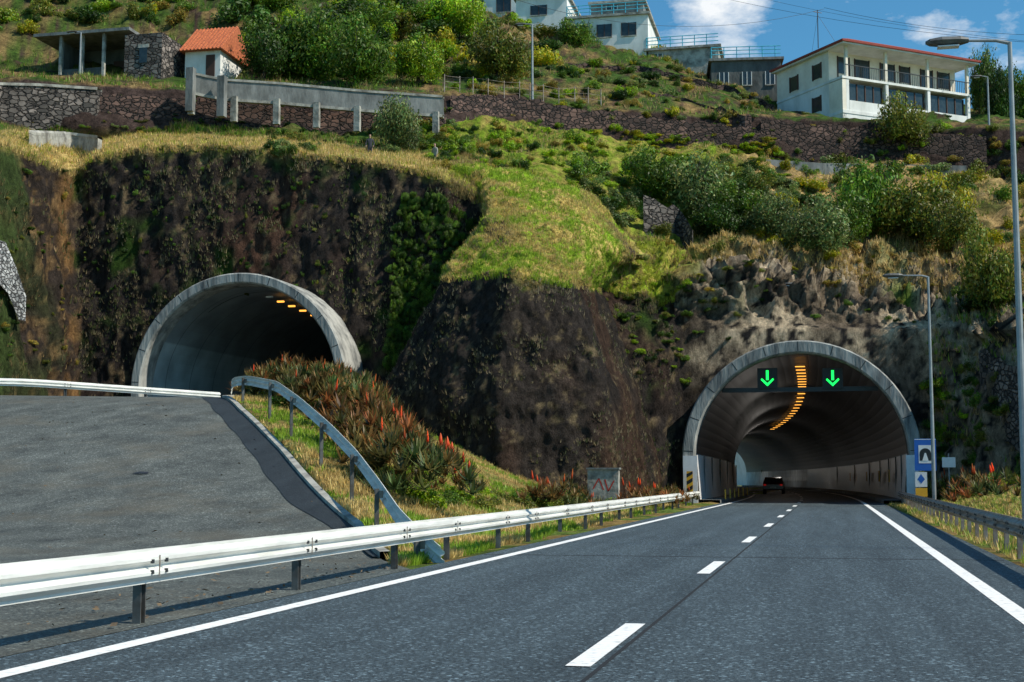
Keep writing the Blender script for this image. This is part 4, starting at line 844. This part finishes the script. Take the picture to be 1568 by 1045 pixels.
# ------------------------------------------------------------------ world, sun, camera
sv=Vector((.66,-.10,.70)).normalized()
w=bpy.data.worlds.new('World'); scene.world=w; w.use_nodes=True; n=w.node_tree.nodes; l=w.node_tree.links; bg=n['Background']
sk=n.new('ShaderNodeTexSky'); sk.sky_type='NISHITA'; sk.sun_disc=False; sk.sun_elevation=math.asin(sv.z); sk.sun_rotation=math.atan2(sv.x,sv.y); sk.air_density=1.0; sk.dust_density=.3; sk.ozone_density=1.5
gm=n.new('ShaderNodeMixRGB'); gm.blend_type='MULTIPLY'; gm.inputs[0].default_value=1; gm.inputs[2].default_value=(.64,1.36,1.58,1); l.new(sk.outputs[0],gm.inputs[1])
tc=n.new('ShaderNodeTexCoord'); no=n.new('ShaderNodeTexNoise'); no.inputs['Scale'].default_value=11; no.inputs['Detail'].default_value=9; no.inputs['Roughness'].default_value=.6
mp=n.new('ShaderNodeMapping'); mp.inputs['Scale'].default_value=(1,1,2.0); l.new(tc.outputs['Generated'],mp.inputs[0]); l.new(mp.outputs[0],no.inputs['Vector'])
c0=Vector(ray(1062,15)).normalized(); ds=n.new('ShaderNodeVectorMath'); ds.operation='DISTANCE'; ds.inputs[1].default_value=c0; l.new(tc.outputs['Generated'],ds.inputs[0])
m1=n.new('ShaderNodeMapRange'); m1.inputs[1].default_value=.0; m1.inputs[2].default_value=.065; m1.inputs[3].default_value=.30; m1.inputs[4].default_value=0; l.new(ds.outputs['Value'],m1.inputs[0])
ad=n.new('ShaderNodeMath'); l.new(no.outputs['Fac'],ad.inputs[0]); l.new(m1.outputs[0],ad.inputs[1])
cr=n.new('ShaderNodeMapRange'); cr.inputs[1].default_value=.58; cr.inputs[2].default_value=.76; cr.inputs[3].default_value=0; cr.inputs[4].default_value=.95; l.new(ad.outputs[0],cr.inputs[0])
mx=n.new('ShaderNodeMixRGB'); mx.inputs[2].default_value=(11.5,11.8,12,1); l.new(cr.outputs[0],mx.inputs[0]); l.new(gm.outputs[0],mx.inputs[1]); l.new(mx.outputs[0],bg.inputs[0]); bg.inputs[1].default_value=.085
sd=bpy.data.lights.new('sun','SUN'); sd.energy=5.0; sd.angle=math.radians(.5); sd.color=(1,.93,.80); so=bpy.data.objects.new('sun',sd); so.rotation_euler=sv.to_track_quat('Z','Y').to_euler(); so.location=(60,-20,80); scene.collection.objects.link(so)
cd=bpy.data.cameras.new('camera'); cd.sensor_width=36; cd.lens=36*F/1568; cd.clip_end=4000; co=bpy.data.objects.new('camera',cd); scene.collection.objects.link(co); co.location=(0,0,CAMZ)
co.rotation_euler=Vector(fwd).to_track_quat('-Z','Y').to_euler(); scene.camera=co
scene.view_settings.view_transform='Standard'; scene.view_settings.look='None'; scene.view_settings.exposure=0
print('OBJ',len(scene.objects))
